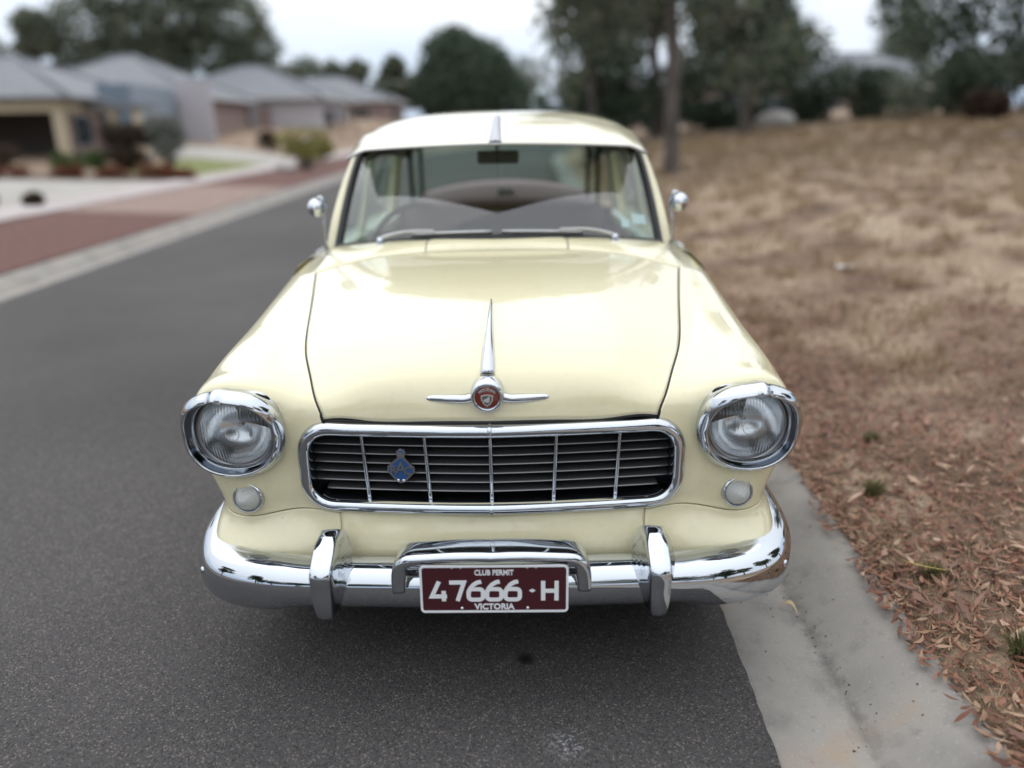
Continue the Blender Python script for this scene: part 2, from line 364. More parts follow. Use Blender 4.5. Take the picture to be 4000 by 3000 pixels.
# ---------------- windscreen, seal, pillars
WX = np.linspace(-.655, .655, 81)
def ws_pt(x, t):
    b, tp = ws_bottom(x), ws_top(x); p = b*(1-t)+tp*t; p[1] -= .022*math.sin(math.pi*t); p[2] += .012*math.sin(math.pi*t); return p
surf('windscreen', np.array([[ws_pt(x, t) for x in WX] for t in np.linspace(0, 1, 24)]), M['windscreen'], car)
ring = [ws_pt(x, 0) for x in WX]+[ws_pt(.655, t) for t in np.linspace(.06, .94, 16)]+[ws_pt(x, 1) for x in WX[::-1]]+[ws_pt(-.655, t) for t in np.linspace(.94, .06, 16)]
tube('windscreen_seal', ring, .017, M['rubber'], car, seg=10, closed=True)
def loft(name, stations, m, parent, n=20, seg=18, flip=False):
    """stations: (centre, half x, half y) swept as rounded boxes"""
    c = spl([s[0] for s in stations], n); hx = np.interp(np.linspace(0, 1, n), np.linspace(0, 1, len(stations)), [s[1] for s in stations]); hy = np.interp(np.linspace(0, 1, n), np.linspace(0, 1, len(stations)), [s[2] for s in stations])
    a = np.linspace(0, 2*math.pi, seg, endpoint=False); ca, sa = np.cos(a), np.sin(a)
    ex = np.sign(ca)*np.abs(ca)**.6; ey = np.sign(sa)*np.abs(sa)**.6
    Q = [np.stack([ci[0]+hx[i]*ex, ci[1]+hy[i]*ey, np.full(seg, ci[2])], 1) for i, ci in enumerate(c)]
    return surf(name, np.array(Q), m, parent, wrap_c=True, caps=True, flip=flip)
for s in (-1, 1):
    loft('windscreen_pillar', [((s*.690, 1.475, .93), .030, .06), ((s*.680, 1.49, 1.04), .026, .05), ((s*.655, 1.62, 1.22), .024, .042), ((s*.622, 1.775, 1.36), .024, .04), ((s*.606, 1.84, 1.415), .02, .04)], M['paint'], car)

# ---------------- roof
def roof_prof(y):
    zc = nspline([1.60, 1.75, 2.0, 2.4, 2.8, 3.15, 3.4], np.array([1.475, 1.525, 1.558, 1.573, 1.56, 1.515, 1.45]), [y])[0]
    zd = np.interp(y, [1.6, 1.9, 2.6, 3.4], [1.365, 1.385, 1.40, 1.35]); w = np.interp(y, [1.6, 1.8, 2.4, 3.1, 3.4], [.59, .615, .655, .635, .60])
    return zc, zd, w
RY = np.linspace(1.60, 3.40, 50); RP = []
for y in RY:
    zc, zd, w = roof_prof(y); th = np.linspace(math.pi, 0, 61)
    ex = .66; x = w*np.sign(np.cos(th))*np.abs(np.cos(th))**ex; z = zd+(zc-zd)*np.abs(np.sin(th))**.80
    RP.append(np.stack([x, np.full(61, y)+.10*np.abs(x/w)**3*(1 if y < 2 else 0)*(2-y)/.4, z], 1))
RP = np.array(RP)
surf('roof', RP, M['paint'], car)
surf('roof_lining', RP*np.array([.97, 1, 1])-np.array([0, 0, .035]), M['lining'], car)
for s in (-1, 1):
    tube('drip_rail', [RP[i, -1 if s > 0 else 0]+np.array([s*.006, 0, -.006]) for i in range(2, 50, 3)], .012, M['paint'], car, seg=8)

# ---------------- outside sun visor
VN = 61; VXs = np.linspace(-1, 1, VN)
def visor_row(t):
    """t 0 at the lip, 1 where it meets the roof"""
    row = []
    for q in VXs:
        a = abs(q)
        lip = np.array([.612*q, 1.275+.27*a**1.25, 1.432-.026*a**1.5-.085*max(0, a-.86)**1.3/.14**1.3*.35])
        brk = np.array([.618*q, 1.430+.24*a**1.4, 1.492-.050*a**2.2-.07*max(0, a-.84)**1.3/.16**1.3*.5])
        top = np.array([.590*q, 1.760+.095*a**2.6, 1.5425-.075*a**2.6])
        p = (1-t)**2*lip+2*t*(1-t)*(brk*1.5-(lip+top)*.25)+t*t*top
        row.append(p)
    return row
VS = np.array([visor_row(t) for t in np.linspace(0, 1, 20)])
vis = surf('sun_visor', VS, M['paint'], car, thick=.004)
tube('visor_edge_trim', VS[0], .0055, M['steel'], vis, seg=8)
mid = np.array([v[VN//2] for v in VS])
Q = []
for i, p in enumerate(mid[:17]):
    w = np.interp(i, [0, 16], [.024, .015]); d = .009
    Q.append([p+np.array([x*w, -.35*dz, dz]) for x, dz in ((-1, .0), (-.9, d), (0, d*1.4), (.9, d), (1, 0))])
surf('visor_centre_bracket', np.array(Q), M['bracket'], vis)
tube('visor_stay', [(0, 1.30, 1.437), (0, 1.42, 1.40), (0, 1.62, 1.43)], .004, M['chrome'], vis, seg=6)

# ---------------- bumper, over-riders, raised centre bar
def bump_path(n=121):
    half = spl([(0, -.012), (.2, -.004), (.4, .004), (.55, .014), (.66, .035), (.755, .085), (.805, .165), (.836, .27), (.850, .40), (.856, .55)], n//2+1)
    return half
BH = bump_path()
bx = np.concatenate([BH[:0:-1]*[-1, 1], BH])
prof = spl([(-.085, .060), (-.050, .062), (-.018, .052), (.0, .030), (.006, 0), (.001, -.030), (-.014, -.052), (-.040, -.064)], 30)  # (outwards, up)
T = np.gradient(bx, axis=0); T /= np.linalg.norm(T, axis=1)[:, None]; NO = np.stack([T[:, 1], -T[:, 0]], 1)
BZ = .345
def bump_scale(x, y):
    a = abs(x); s = .93+.22*(1/(1+math.exp(-(a-.555)/.022)))
    return s
BP = []
for p, n in zip(bx, NO):
    s = bump_scale(*p); a = abs(p[0]); sw = 1/(1+math.exp(-(a-.555)/.022))
    BP.append([[p[0]+n[0]*(o*(1.0)+.012*sw), p[1]+n[1]*(o*1.0+.012*sw), BZ+u*s] for o, u in prof])
BP = np.array(BP)
bump = surf('front_bumper', BP, M['chrome'], car, thick=-.003)
def lattice(name, stations, m, parent, flip=False):
    """stations: closed rings of points"""
    return surf(name, np.array(stations), m, parent, wrap_c=True, caps=True, flip=flip)
def overrider(s):
    # vertical blade with a flat front facet and flared cheeks
    zs = [.305, .313, .335, .37, .41, .447, .470, .488, .503]
    yf = [-.045, -.064, -.074, -.080, -.081, -.078, -.046, -.012, .022]
    wf = [.010, .017, .021, .024, .025, .026, .026, .025, .016]
    wb = [.014, .026, .034, .046, .056, .050, .038, .030, .016]
    yb = [-.03, -.02, -.005, .005, .035, .07, .085, .080, .045]
    zz = np.linspace(0, len(zs)-1, 34); k = np.arange(len(zs))
    f = lambda a: np.array(nspline(k, np.array(a), zz))
    Z, YF, WF, WB, YB = f(zs), f(yf), f(wf), f(wb), f(yb)
    st = []
    for z, y0, w0, w1, y1 in zip(Z, YF, WF, WB, YB):
        rg = [(-w0, y0+.003), (-w0*.85, y0), (0, y0-.004), (w0*.85, y0), (w0, y0+.003), (w0*1.05, y0*.6+y1*.4-.008), (w1, y1), (0, y1+.004), (-w1, y1), (-w0*1.05, y0*.6+y1*.4-.008)]
        st.append([(s*.420+a, b, z) for a, b in rg])
    return lattice('bumper_overrider', st, M['chrome'], bump, flip=True)
for s in (-1, 1): overrider(s)
# raised bar over the number plate: a pressed tray with drooping ends
cp = spl([(-.247, .366), (-.2485, .402), (-.243, .437), (-.225, .459), (-.18, .468), (-.09, .475), (0, .477), (.09, .475), (.18, .468), (.225, .459), (.243, .437), (.2485, .402), (.247, .366)], 81)
tp_ = np.gradient(cp, axis=0); tp_ /= np.linalg.norm(tp_, axis=1)[:, None]; on = np.stack([-tp_[:, 1], tp_[:, 0]], 1)*1.0
BPR = spl([(.001, .034), (.003, .0), (.004, -.03), (-.002, -.046), (-.014, -.048), (-.018, -.036)], 20)  # (outward offset, y)
RB = []
for i, (p, n) in enumerate(zip(cp, on)):
    e = min(i, 80-i)/14; tz = min(1, e); wd = 1+.9*max(0, 1-abs(e-.55)/1.1)
    RB.append([[p[0]+n[0]*(o*wd if o < 0 else o), -.035+(yy+.048)*(.45+.55*tz)-.030*(1-abs(p[0])/.25)*.4, p[1]+n[1]*(o*wd if o < 0 else o)] for o, yy in BPR])
surf('plate_bar', np.array(RB), M['chrome'], bump, thick=-.002)
for s in (-1, 1):
    k_ = int(np.argmin(abs(bx[:, 0]-s*.772))); q_ = BP[k_, 15]
    lathe('bumper_bolt', [(.0001, -.008), (.006, -.007), (.010, -.004), (.012, .004)], M['chrome'], bump, seg=14).matrix_local = Matrix.Translation(tuple(q_)) @ Matrix.Rotation(math.atan2(NO[k_, 0], -NO[k_, 1]), 4, 'Z')
    box('bumper_bracket', *sorted((s*.36, s*.40)), .0, .35, .33, .37, M['darkmetal'], bump)

# ---------------- number plate
def ribbon(pts, w, closed=False):
    P = np.array(pts, float); n = len(P)
    T = np.gradient(P, axis=0)
    if closed: T = np.roll(P, -1, 0)-np.roll(P, 1, 0)
    d = np.diff(P, axis=0)
    off = []
    for i in range(n):
        a = P[i]-P[i-1] if (i > 0 or closed) else P[i+1]-P[i]
        b = P[(i+1) % n]-P[i] if (i < n-1 or closed) else a
        a = a/np.linalg.norm(a); b = b/np.linalg.norm(b)
        na = np.array([-a[1], a[0]]); nb = np.array([-b[1], b[0]]); m = na+nb; m /= np.linalg.norm(m)
        off.append(m/max(.5, m@na)*w/2)
    off = np.array(off); return P+off, P-off
def strokes(name, paths, w, y, m, parent, depth=.0012):
    V, F = [], []
    for pts, closed in paths:
        A, B = ribbon(pts, w, closed); n = len(A); b0 = len(V)
        for k in range(n): V += [(A[k][0], y, A[k][1]), (B[k][0], y, B[k][1]), (A[k][0], y+depth, A[k][1]), (B[k][0], y+depth, B[k][1])]
        for k in range(n if closed else n-1):
            a, b = b0+4*k, b0+4*((k+1) % n)
            F += [(a, b, b+1, a+1), (a, a+2, b+2, b), (a+1, b+1, b+3, a+3)]
        if not closed: F += [(b0, b0+1, b0+3, b0+2), (b0+4*n-4, b0+4*n-2, b0+4*n-1, b0+4*n-3)]
    return mesh_obj(name, V, F, m, parent, smooth=False)
def arc(cx, cz, rx, rz, a0, a1, n=8): return [(cx+rx*math.cos(R(a)), cz+rz*math.sin(R(a))) for a in np.linspace(a0, a1, n)]
def rrect(x0, x1, z0, z1, r, n=7): return arc(x1-r, z1-r, r, r, 90, 0, n)+arc(x1-r, z0+r, r, r, 0, -90, n)+arc(x0+r, z0+r, r, r, -90, -180, n)+arc(x0+r, z1-r, r, r, 180, 90, n)
def glyph(c, x, z, w, h):
    if c == '4': return [([(x+w*.52, z+h), (x+w*.04, z+h*.24), (x+w, z+h*.24)], False), ([(x+w*.80, z+h*.52), (x+w*.80, z)], False)]
    if c == '7': return [([(x, z+h*.95), (x+w*.93, z+h*.95), (x+w*.50, z)], False)]
    if c == 'H': return [([(x+w*.1, z), (x+w*.1, z+h)], False), ([(x+w*.9, z), (x+w*.9, z+h)], False), ([(x+w*.1, z+h*.5), (x+w*.9, z+h*.5)], False)]
    if c == '6': return [(rrect(x+w*.04, x+w*.96, z+h*.06, z+h*.60, h*.17), True), ([(x+w*.86, z+h*.985), (x+w*.62, z+h*.95), (x+w*.36, z+h*.83), (x+w*.14, z+h*.62), (x+w*.05, z+h*.42), (x+w*.045, z+h*.30)], False)]
def text(name, s, size, loc, m, parent, extrude=.0006, bold=0, sx=1, rot=(R(90), 0, 0)):
    cu = bpy.data.curves.new(name, 'FONT'); cu.body = s; cu.size = size; cu.align_x = 'CENTER'; cu.align_y = 'CENTER'; cu.extrude = extrude; cu.offset = bold; cu.resolution_u = 3
    o = bpy.data.objects.new(name, cu); COL.objects.link(o)
    dg = bpy.context.evaluated_depsgraph_get(); me = bpy.data.meshes.new_from_object(o.evaluated_get(dg))
    bpy.data.objects.remove(o); bpy.data.curves.remove(cu)
    me.materials.clear(); me.materials.append(m)
    q = link(name, me, parent); q.matrix_local = Matrix.Translation(loc) @ (Matrix.Rotation(rot[2], 4, 'Z') @ Matrix.Rotation(rot[1], 4, 'Y') @ Matrix.Rotation(rot[0], 4, 'X')) @ Matrix.Diagonal((sx, 1, 1, 1))
    return q
PW, PH, PY = .186, .0665, -.052
pz = .388; px0 = .008
def plate_face(x0, x1, z0, z1, r, y0, y1):
    o = rrect(x0, x1, z0, z1, r); n = len(o)
    V = [(a, y0, b) for a, b in o]+[(a, y1, b) for a, b in o]
    return V, [tuple(range(n))]+[tuple(range(2*n-1, n-1, -1))]+[(k, n+k, n+(k+1) % n, (k+1) % n) for k in range(n)]
V, F = plate_face(-PW, PW, -PH, PH, .010, 0, .002)
plate = mesh_obj('number_plate', V, F, M['plate'], car, smooth=False); plate.location = (px0, PY, pz); plate.rotation_euler = (R(-2), R(.3), 0)
strokes('plate_border', [(rrect(-PW+.0028, PW-.0028, -PH+.0028, PH-.0028, .0085), True)], .0058, -.0016, M['white'], plate, .0018)
cw, ch, zb = .0395, .055, -.033
for i, c in enumerate('47666H'):
    gx = -.1585+i*.0462 if c != 'H' else .1185
    gg = glyph(c, gx, zb, cw if c != 'H' else .042, ch)
    for k, g_ in enumerate(gg): o = strokes('plate_character' if k == 0 else 'character_stroke', [g_], .0108, -.0018-.00025*k, M['white'], plate if k == 0 else par_); par_ = o if k == 0 else par_
def slab(name, pts, y0, y1, m, parent):
    n = len(pts); V = [(a, y0, b) for a, b in pts]+[(a, y1, b) for a, b in pts]
    return mesh_obj(name, V, [tuple(range(n)), tuple(range(2*n-1, n-1, -1))]+[(k, n+k, n+(k+1) % n, (k+1) % n) for k in range(n)], m, parent, smooth=False)
slab('plate_diamond', [(.0875, -.005), (.0955, .0000), (.1035, -.005), (.0955, -.010)], -.0018, -.0002, M['white'], plate)
text('plate_heading', 'CLUB PERMIT', .0205, (0, -.0008, .0455), M['white'], plate, bold=.0006, sx=.80)
text('plate_state', 'VICTORIA', .0225, (0, -.0008, -.0505), M['white'], plate, bold=.0008, sx=.98)
for bxx, bz in ((-.082, -.055), (.084, -.055), (-.178, .058), (.178, .058), (-.105, .058), (-.083, .058), (.083, .058), (.105, .058)):
    big = bz < 0
    lathe('plate_bolt', [(.0001, -.004 if big else -.0015), (.003 if big else .0018, -.003 if big else -.001), (.0045 if big else .0022, 0)], M['steel'], plate, seg=10, loc=(bxx, 0, bz))

# ---------------- grille
def gy(x): return .120+.035*(abs(x)/.45)**1.5       # front plane of the grille in plan
grille = thing('grille', None, None); grille.parent = car
GC = rrect(-GX, GX, GZ0, GZ1, GR, 12)
def dens(path, n):
    P = np.array(path+[path[0]]); d = np.r_[0, np.cumsum(np.linalg.norm(np.diff(P, axis=0), axis=1))]
    t = np.linspace(0, d[-1], n, endpoint=False); return np.stack([np.interp(t, d, P[:, k]) for k in (0, 1)], 1)
GP = dens(GC, 260)
for _ in range(3): GP = (np.roll(GP, 1, 0)+2*GP+np.roll(GP, -1, 0))/4
gt = np.roll(GP, -1, 0)-np.roll(GP, 1, 0); gt /= np.linalg.norm(gt, axis=1)[:, None]; gn = np.stack([gt[:, 1], -gt[:, 0]], 1)   # points inwards
fp = spl([(-.012, .040), (-.013, .012), (-.006, -.008), (.006, -.014), (.018, -.010), (.023, .0), (.026, .03), (.030, .075)], 26)   # (inwards, y)
FR = []
for p, n in zip(GP, gn):
    upw = max(0, -n[1])                              # top edge: broader, leaning back
    FR.append([[p[0]+n[0]*o, gy(p[0])+yy+.0*upw-.014*(1-abs(p[0])/.5)*0, p[1]+n[1]*o] for o, yy in fp])
FR = np.array(FR)
surf('grille_frame', FR, M['chrome'], grille, wrap_r=True, thick=.002)
NS = 6
zsl = np.linspace(.560, .690, NS)
def slat_w(z):
    hz = (GZ1-GZ0)/2; c = abs(z-(GZ0+GZ1)/2); q = max(c-(hz-GR), 0)
    return GX-GR+math.sqrt(max(GR*GR-q*q, 0))-.028-(.022 if q > .02 else 0)
for k, z in enumerate(zsl):
    w = slat_w(z); xsn = np.linspace(-w, w, 33); e = []
    for x in xsn:
        y0 = gy(x)+.030
        e.append([(x, y0+.050, z+.009), (x, y0+.004, z+.0022), (x, y0, z), (x, y0+.003, z-.0022), (x, y0+.05, z-.0015)])
    o = surf('grille_slat', np.array(e), M['darkmetal'], grille, flip=True)
    tube('slat_edge', [(x, gy(x)+.0285, z) for x in xsn], .0018, M['dullsteel'], o, seg=6)
for x in (-.338, -.170, 0, .170, .338):
    st = []
    for t in np.linspace(0, 1, 14):
        z = GZ0+.016+(GZ1-GZ0-.034)*t; y = gy(x)+.012-.012*math.sin(math.pi*t)*0+.012*(1-t); w = .0045+.002*(1-t)
        xx = x+(-.004 if x < 0 else .004 if x > 0 else 0)*(t-.5)*2
        st.append([(xx-w, y+.045, z), (xx-w*1.1, y+.010, z), (xx-w*.55, y, z), (xx+w*.55, y, z), (xx+w*1.1, y+.010, z), (xx+w, y+.045, z)])
    lattice('grille_post', st, M['chrome'], grille, flip=True)
for z in (GZ0, GZ1):
    sg = 1 if z == GZ1 else -1
    loop_ = [FR[np.argmin(abs(GP[:, 0])+10*(np.sign(GP[:, 1]-.66) != sg))]]
    a = loop_[0]; st = []
    for dx in (-.0055, -.004, .004, .0055):
        d = .003 if abs(dx) < .005 else 0
        st.append([(q[0]*0+dx, q[1]-d, q[2]+sg*d*.6) for q in a[2:22]])
    surf('frame_joint_clip', np.array(st), M['chrome'], grille)

# motoring club badge clipped to the grille
badge = thing('club_badge', None, None); badge.parent = car; badge.location = (-.238, gy(.235)+.004, .632); badge.rotation_euler = (R(-4), R(2), R(-4))
badge['label'] = 'blue and silver diamond club badge with crown'
dia = [(0, .040), (.010, .032), (.036, .007), (.037, -.007), (.012, -.034), (0, -.039), (-.012, -.034), (-.037, -.007), (-.036, .007), (-.010, .032)]
dia2 = [(a*1.06, b) for a, b in dia]
slab('badge_plate', dia, 0, .005, M['dullsteel'], badge)
slab('badge_enamel', [(a*.80, b*.80) for a, b in dia2], -.0006, .001, M['blue'], badge)
for ch_, xx, sz, zz in (('R', -.0195, .032, -.003), ('A', 0, .046, .003), ('C', .0195, .032, -.003)): text('badge_letter', ch_, sz, (xx, -.0018, zz), M['dullsteel'], badge, extrude=.0012, bold=.0007)
slab('badge_crown', [(-.010, .034), (.010, .034), (.011, .044), (.013, .050), (.006, .056), (0, .059), (-.006, .056), (-.013, .050), (-.011, .044)], -.002, .004, M['chrome'], badge)
slab('crown_cap', [(-.009, .050), (.009, .050), (.006, .0545), (-.006, .0545)], -.003, 0, M['blue'], badge)
for a in (-.007, .007): lathe('badge_screw', [(.0001, -.003), (.003, -.002), (.0045, 0)], M['chrome'], badge, seg=10, loc=(a, 0, -.031))

# ---------------- headlamps
def headlamp(s):
    hl = thing('headlamp', None, None); hl.parent = car
    cx, cz = s*HL[0], HL[2]; th = np.linspace(0, 2*math.pi, 120, endpoint=False)
    tp0 = math.pi/2-s*R(3)
    def yf(a): return .128-.052*max(0, math.sin(a))**1.3
    def pk(a):
        d = (a-tp0+math.pi) % (2*math.pi)-math.pi; return math.exp(-(d/.10)**2)
    def radx(a):   # slightly squared, brow flattened
        return 1+.03*abs(math.sin(2*a))**2
    rings = spl([(.134, .185, 0), (.135, .120, .30), (.133, .045, .75), (.128, .008, 1.0), (.1225, .0, 1.0), (.116, .012, .85), (.109, .032, .35), (.1035, .044, 0), (.102, .055, 0)], 34)
    Q = []
    for r, d, f in rings:
        ln = []
        for a in th:
            y = (.165+(d-.03)*.6)*(1-f)+(yf(a)+d)*f if d > .06 else (yf(a)+d)*f+(.128+d)*(1-f)
            rr = r*radx(a)+.009*pk(a)*min(1, f*1.2)*(1 if r > .11 else .3)
            vz = .93
            ln.append((cx+rr*math.cos(a), y-.016*pk(a)*f, cz+rr*vz*math.sin(a)+.004*f*max(0, math.sin(a))))
        Q.append(ln)
    surf('headlamp_bezel', np.array(Q), M['chrome'], hl, wrap_c=True, flip=(True))
    lathe('inner_rim', [(.106, .180), (.104, .168), (.100, .165), (.0965, .168), (.095, .176)], M['dullsteel'], hl, seg=64, loc=(cx, 0, cz), flip=True)
    lathe('reflector', [(.097, .172), (.093, .19), (.083, .214), (.063, .236), (.035, .250), (.0001, .256)], M['reflector'], hl, seg=64, loc=(cx, 0, cz))
    r_ = np.linspace(.0002, .0965, 14)
    lathe('lamp_lens', [(q, .145+.026*(q/.0965)**2) for q in r_], M['lens_fluted'], hl, seg=64, loc=(cx, 0, cz))
    lathe('lens_centre_ring', [(.0165, .1465), (.0175, .1448), (.0185, .1472)], M['lens_edge'], hl, seg=32, loc=(cx, 0, cz))
    text('lens_lettering', 'LUCAS', .0085, (cx, .1452, cz), M['lens_edge'], hl, extrude=.0004)
    lathe('bulb_shield', [(.0001, .205), (.006, .206), (.008, .210), (.008, .24)], M['steel'], hl, seg=24, loc=(cx, 0, cz))
    return hl
def parklamp(s):
    pl = thing('parking_lamp', None, None); pl.parent = car; pl.location = (s*.664, .166, .541); pl.rotation_euler = (R(-8), 0, s*R(6))
    pr = [(.040, .010)]
    lathe('lamp_bezel', [(.043, .012), (.0425, -.004), (.040, -.009), (.0375, -.008), (.036, 0)], M['chrome'], pl, seg=40)
    prof = []
    for q in np.linspace(1, 0, 31):
        r = .0365*q; h = -.046*(1-q**1.7); prof.append((max(r, .0001), h-.0011*math.sin(q*math.pi*16)))
    lathe('lamp_lens', prof, M['parklens'], pl, seg=40)
    return pl
# fluted head-lamp lens and ribbed parking lens
m = M['lens_fluted'] = glassy('headlamp_lens', (.92, .94, .95), .10, 1.5, .08)
t = m.node_tree; gl_ = [n for n in t.nodes if n.type == 'BSDF_GLOSSY'][0]
co = N(t, 'ShaderNodeTexCoord'); wv = N(t, 'ShaderNodeTexWave', bands_direction='X'); wv.inputs['Scale'].default_value = 38; wv.inputs['Distortion'].default_value = 0; wv.inputs['Detail Scale'].default_value = .4
bp = N(t, 'ShaderNodeBump'); bp.inputs['Strength'].default_value = .8; bp.inputs['Distance'].default_value = .0012
t.links.new(co.outputs['Object'], wv.inputs['Vector']); t.links.new(wv.outputs['Fac'], bp.inputs['Height']); t.links.new(bp.outputs[0], gl_.inputs['Normal'])
rf = N(t, 'ShaderNodeBsdfRefraction'); rf.inputs['Roughness'].default_value = .09; rf.inputs['IOR'].default_value = 1.10; rf.inputs['Color'].default_value = (.9, .93, .95, 1)
t.links.new(bp.outputs[0], rf.inputs['Normal'])
mxs = [n for n in t.nodes if n.type == 'MIX_SHADER'][0]; t.links.new(rf.outputs[0], mxs.inputs[1])
M['lens_edge'] = mat('lens_moulding', (.55, .56, .56), .2, Coat_Weight=.5)
M['parklens'] = mat('parking_lens', (.62, .63, .62), .10, Transmission_Weight=.3, IOR=1.3, Coat_Weight=.6)
for s in (-1, 1): headlamp(s); parklamp(s)

# ---------------- bonnet emblem: roundel, wings and spear
em = thing('bonnet_emblem', None, None); em.parent = car
EC = np.array([-.004, .126, .838])
lathe('roundel', [(.0435, .040), (.0435, .004), (.041, -.008), (.0365, -.014), (.0315, -.013), (.030, -.006)], M['chrome'], em, seg=56, loc=EC, flip=True)
lathe('roundel_enamel', [(.032, -.006), (.022, -.010), (.010, -.012), (.0001, -.0125)], M['red'], em, seg=48, loc=EC)
shield = [(-.0155, .009), (-.008, .0115), (0, .0125), (.008, .0115), (.0155, .009), (.0145, -.003), (.009, -.013), (0, -.0195), (-.009, -.013), (-.0145, -.003)]
slab('shield', [(EC[0]+a, EC[2]-.004+b) for a, b in shield], EC[1]-.0150, EC[1]-.008, M['silver'], em)
slab('shield_field', [(EC[0]+a*.82, EC[2]-.004+b*.82) for a, b in shield], EC[1]-.0155, EC[1]-.0149, M['dullsteel'], em)
lion = [(-.010, -.004), (-.006, .001), (-.001, .0015), (.002, .006), (.006, .0065), (.008, .004), (.006, .001), (.007, -.003), (.004, -.006), (.006, -.008), (-.002, -.0085), (-.001, -.006), (-.006, -.007), (-.008, -.006)]
slab('shield_figure', [(EC[0]+a, EC[2]-.004+b) for a, b in lion], EC[1]-.0168, EC[1]-.0155, M['silver'], em)
for i, ch_ in enumerate('HOLDEN'):
    a = R(90+46-i*18.4); text('emblem_letter', ch_, .0100, (EC[0]+.0245*math.cos(a), EC[1]-.0130, EC[2]+.0215*math.sin(a)), M['silver'], em, extrude=.0008, bold=.0003, rot=(R(90), -(a-R(90)), 0))
for s in (-1, 1):
    st = []
    for q in np.linspace(0, 1, 22):
        x = .036+.132*q; z = np.interp(q, [0, .16, .24, 1], [-.008, -.013, -.0135, -.0135]); h = np.interp(q, [0, .2, .3, .85, 1], [.012, .0105, .011, .0085, .003]); d = np.interp(q, [0, .25, .9, 1], [.012, .014, .011, .003])
        y0 = .141+.06*(x/.3)**2
        st.append([(EC[0]+s*x, y0-d*c_, EC[2]+z+h*s_) for c_, s_ in ((-.6, -1), (.25, -1), (.85, -.62), (1, 0), (.85, .62), (.25, 1), (-.6, 1))])
    lattice('emblem_wing', st, M['chrome'], em, flip=(s > 0))
# spear along the bonnet ridge
vk = np.linspace(KV[5]-.01, KV[2]-.01, 60); cl = body([0.0], vk)[:, 0]
cl = cl[(cl[:, 2] > EC[2]+.038) & (cl[:, 1] < .545)]
cl = cl[np.argsort(cl[:, 1])]
dn = np.gradient(cl, axis=0); dn /= np.linalg.norm(dn, axis=1)[:, None]; nn = np.stack([np.zeros(len(cl)), -dn[:, 2], dn[:, 1]], 1)
st = []
for i, (p, n) in enumerate(zip(cl, nn)):
    q = i/(len(cl)-1); w = np.interp(q, [0, .12, .9, 1], [.0190, .0178, .0048, .0012]); h = np.interp(q, [0, .15, .55, .9, 1], [.016, .020, .024, .022, .006])
    sec = [(-1, -.15), (-1, .25), (-.62, .62), (-.18, 1), (.18, 1), (.62, .62), (1, .25), (1, -.15)]
    st.append([(EC[0]+.003*q+a*w, p[1]+n[1]*b*h, p[2]+n[2]*b*h) for a, b in sec])
lattice('emblem_spear', st, M['chrome'], em)

# ---------------- wipers
def wiper(s):
    w = thing('wiper', None, None); w.parent = car
    piv = ws_bottom(s*.455)+np.array([0, -.035, .0])
    lathe('wiper_spindle', [(.0001, .030), (.012, .030), (.016, .018), (.017, .0), (.020, -.01)], M['chrome'], w, seg=20, axis='z', loc=piv)
    a = piv+np.array([0, -.002, .026]); b = ws_pt(s*.24, .05)+np.array([0, -.032, .018]); c = ws_pt(s*.02, .055)+np.array([0, -.022, .02])
    tube('wiper_arm', [a, a*.6+b*.4+np.array([0, -.004, .012]), b], [.0075, .0055, .0045], M['steel'], w, n=20, seg=8)
    k0 = ws_pt(s*.34, .035)+np.array([0, -.012, .004]); k1 = ws_pt(s*.015, .045)+np.array([0, -.012, .006])
    pts = [ws_pt(s*x, .04)+np.array([0, -.020, .012]) for x in np.linspace(.33, .02, 9)]
    tube('wiper_blade', pts, .0055, M['steel'], w, seg=6)
    tube('wiper_rubber', [p+np.array([0, .008, -.006]) for p in pts], .004, M['rubber'], w, seg=6)
wiper(-1); wiper(1)

# ---------------- door mirrors
def mirror(s):
    m_ = thing('door_mirror', None, None); m_.parent = car
    tube('mirror_stalk', [(s*.690, 1.42, .99), (s*.697, 1.405, 1.05), (s*.695, 1.40, 1.13), (s*.686, 1.40, 1.21), (s*.700, 1.40, 1.238), (s*.718, 1.40, 1.229)], [.011, .008, .0065, .006, .006, .007], M['chrome'], m_, n=30, seg=8)
    lathe('mirror_foot', [(.026, -.004), (.025, .008), (.016, .020), (.010, .034)], M['chrome'], m_, seg=20, axis='z', loc=(s*.690, 1.42, .985), cap=True)
    lathe('mirror_head', [(.0001, -.034), (.012, -.030), (.025, -.022), (.033, -.009), (.037, .006), (.037, .014)], M['chrome'], m_, seg=32, loc=(s*.722, 1.40, 1.198), flip=True)
    lathe('mirror_glass', [(.0001, .012), (.0365, .012)], M['chrome'], m_, seg=32, loc=(s*.722, 1.40, 1.198))
mirror(-1); mirror(1)

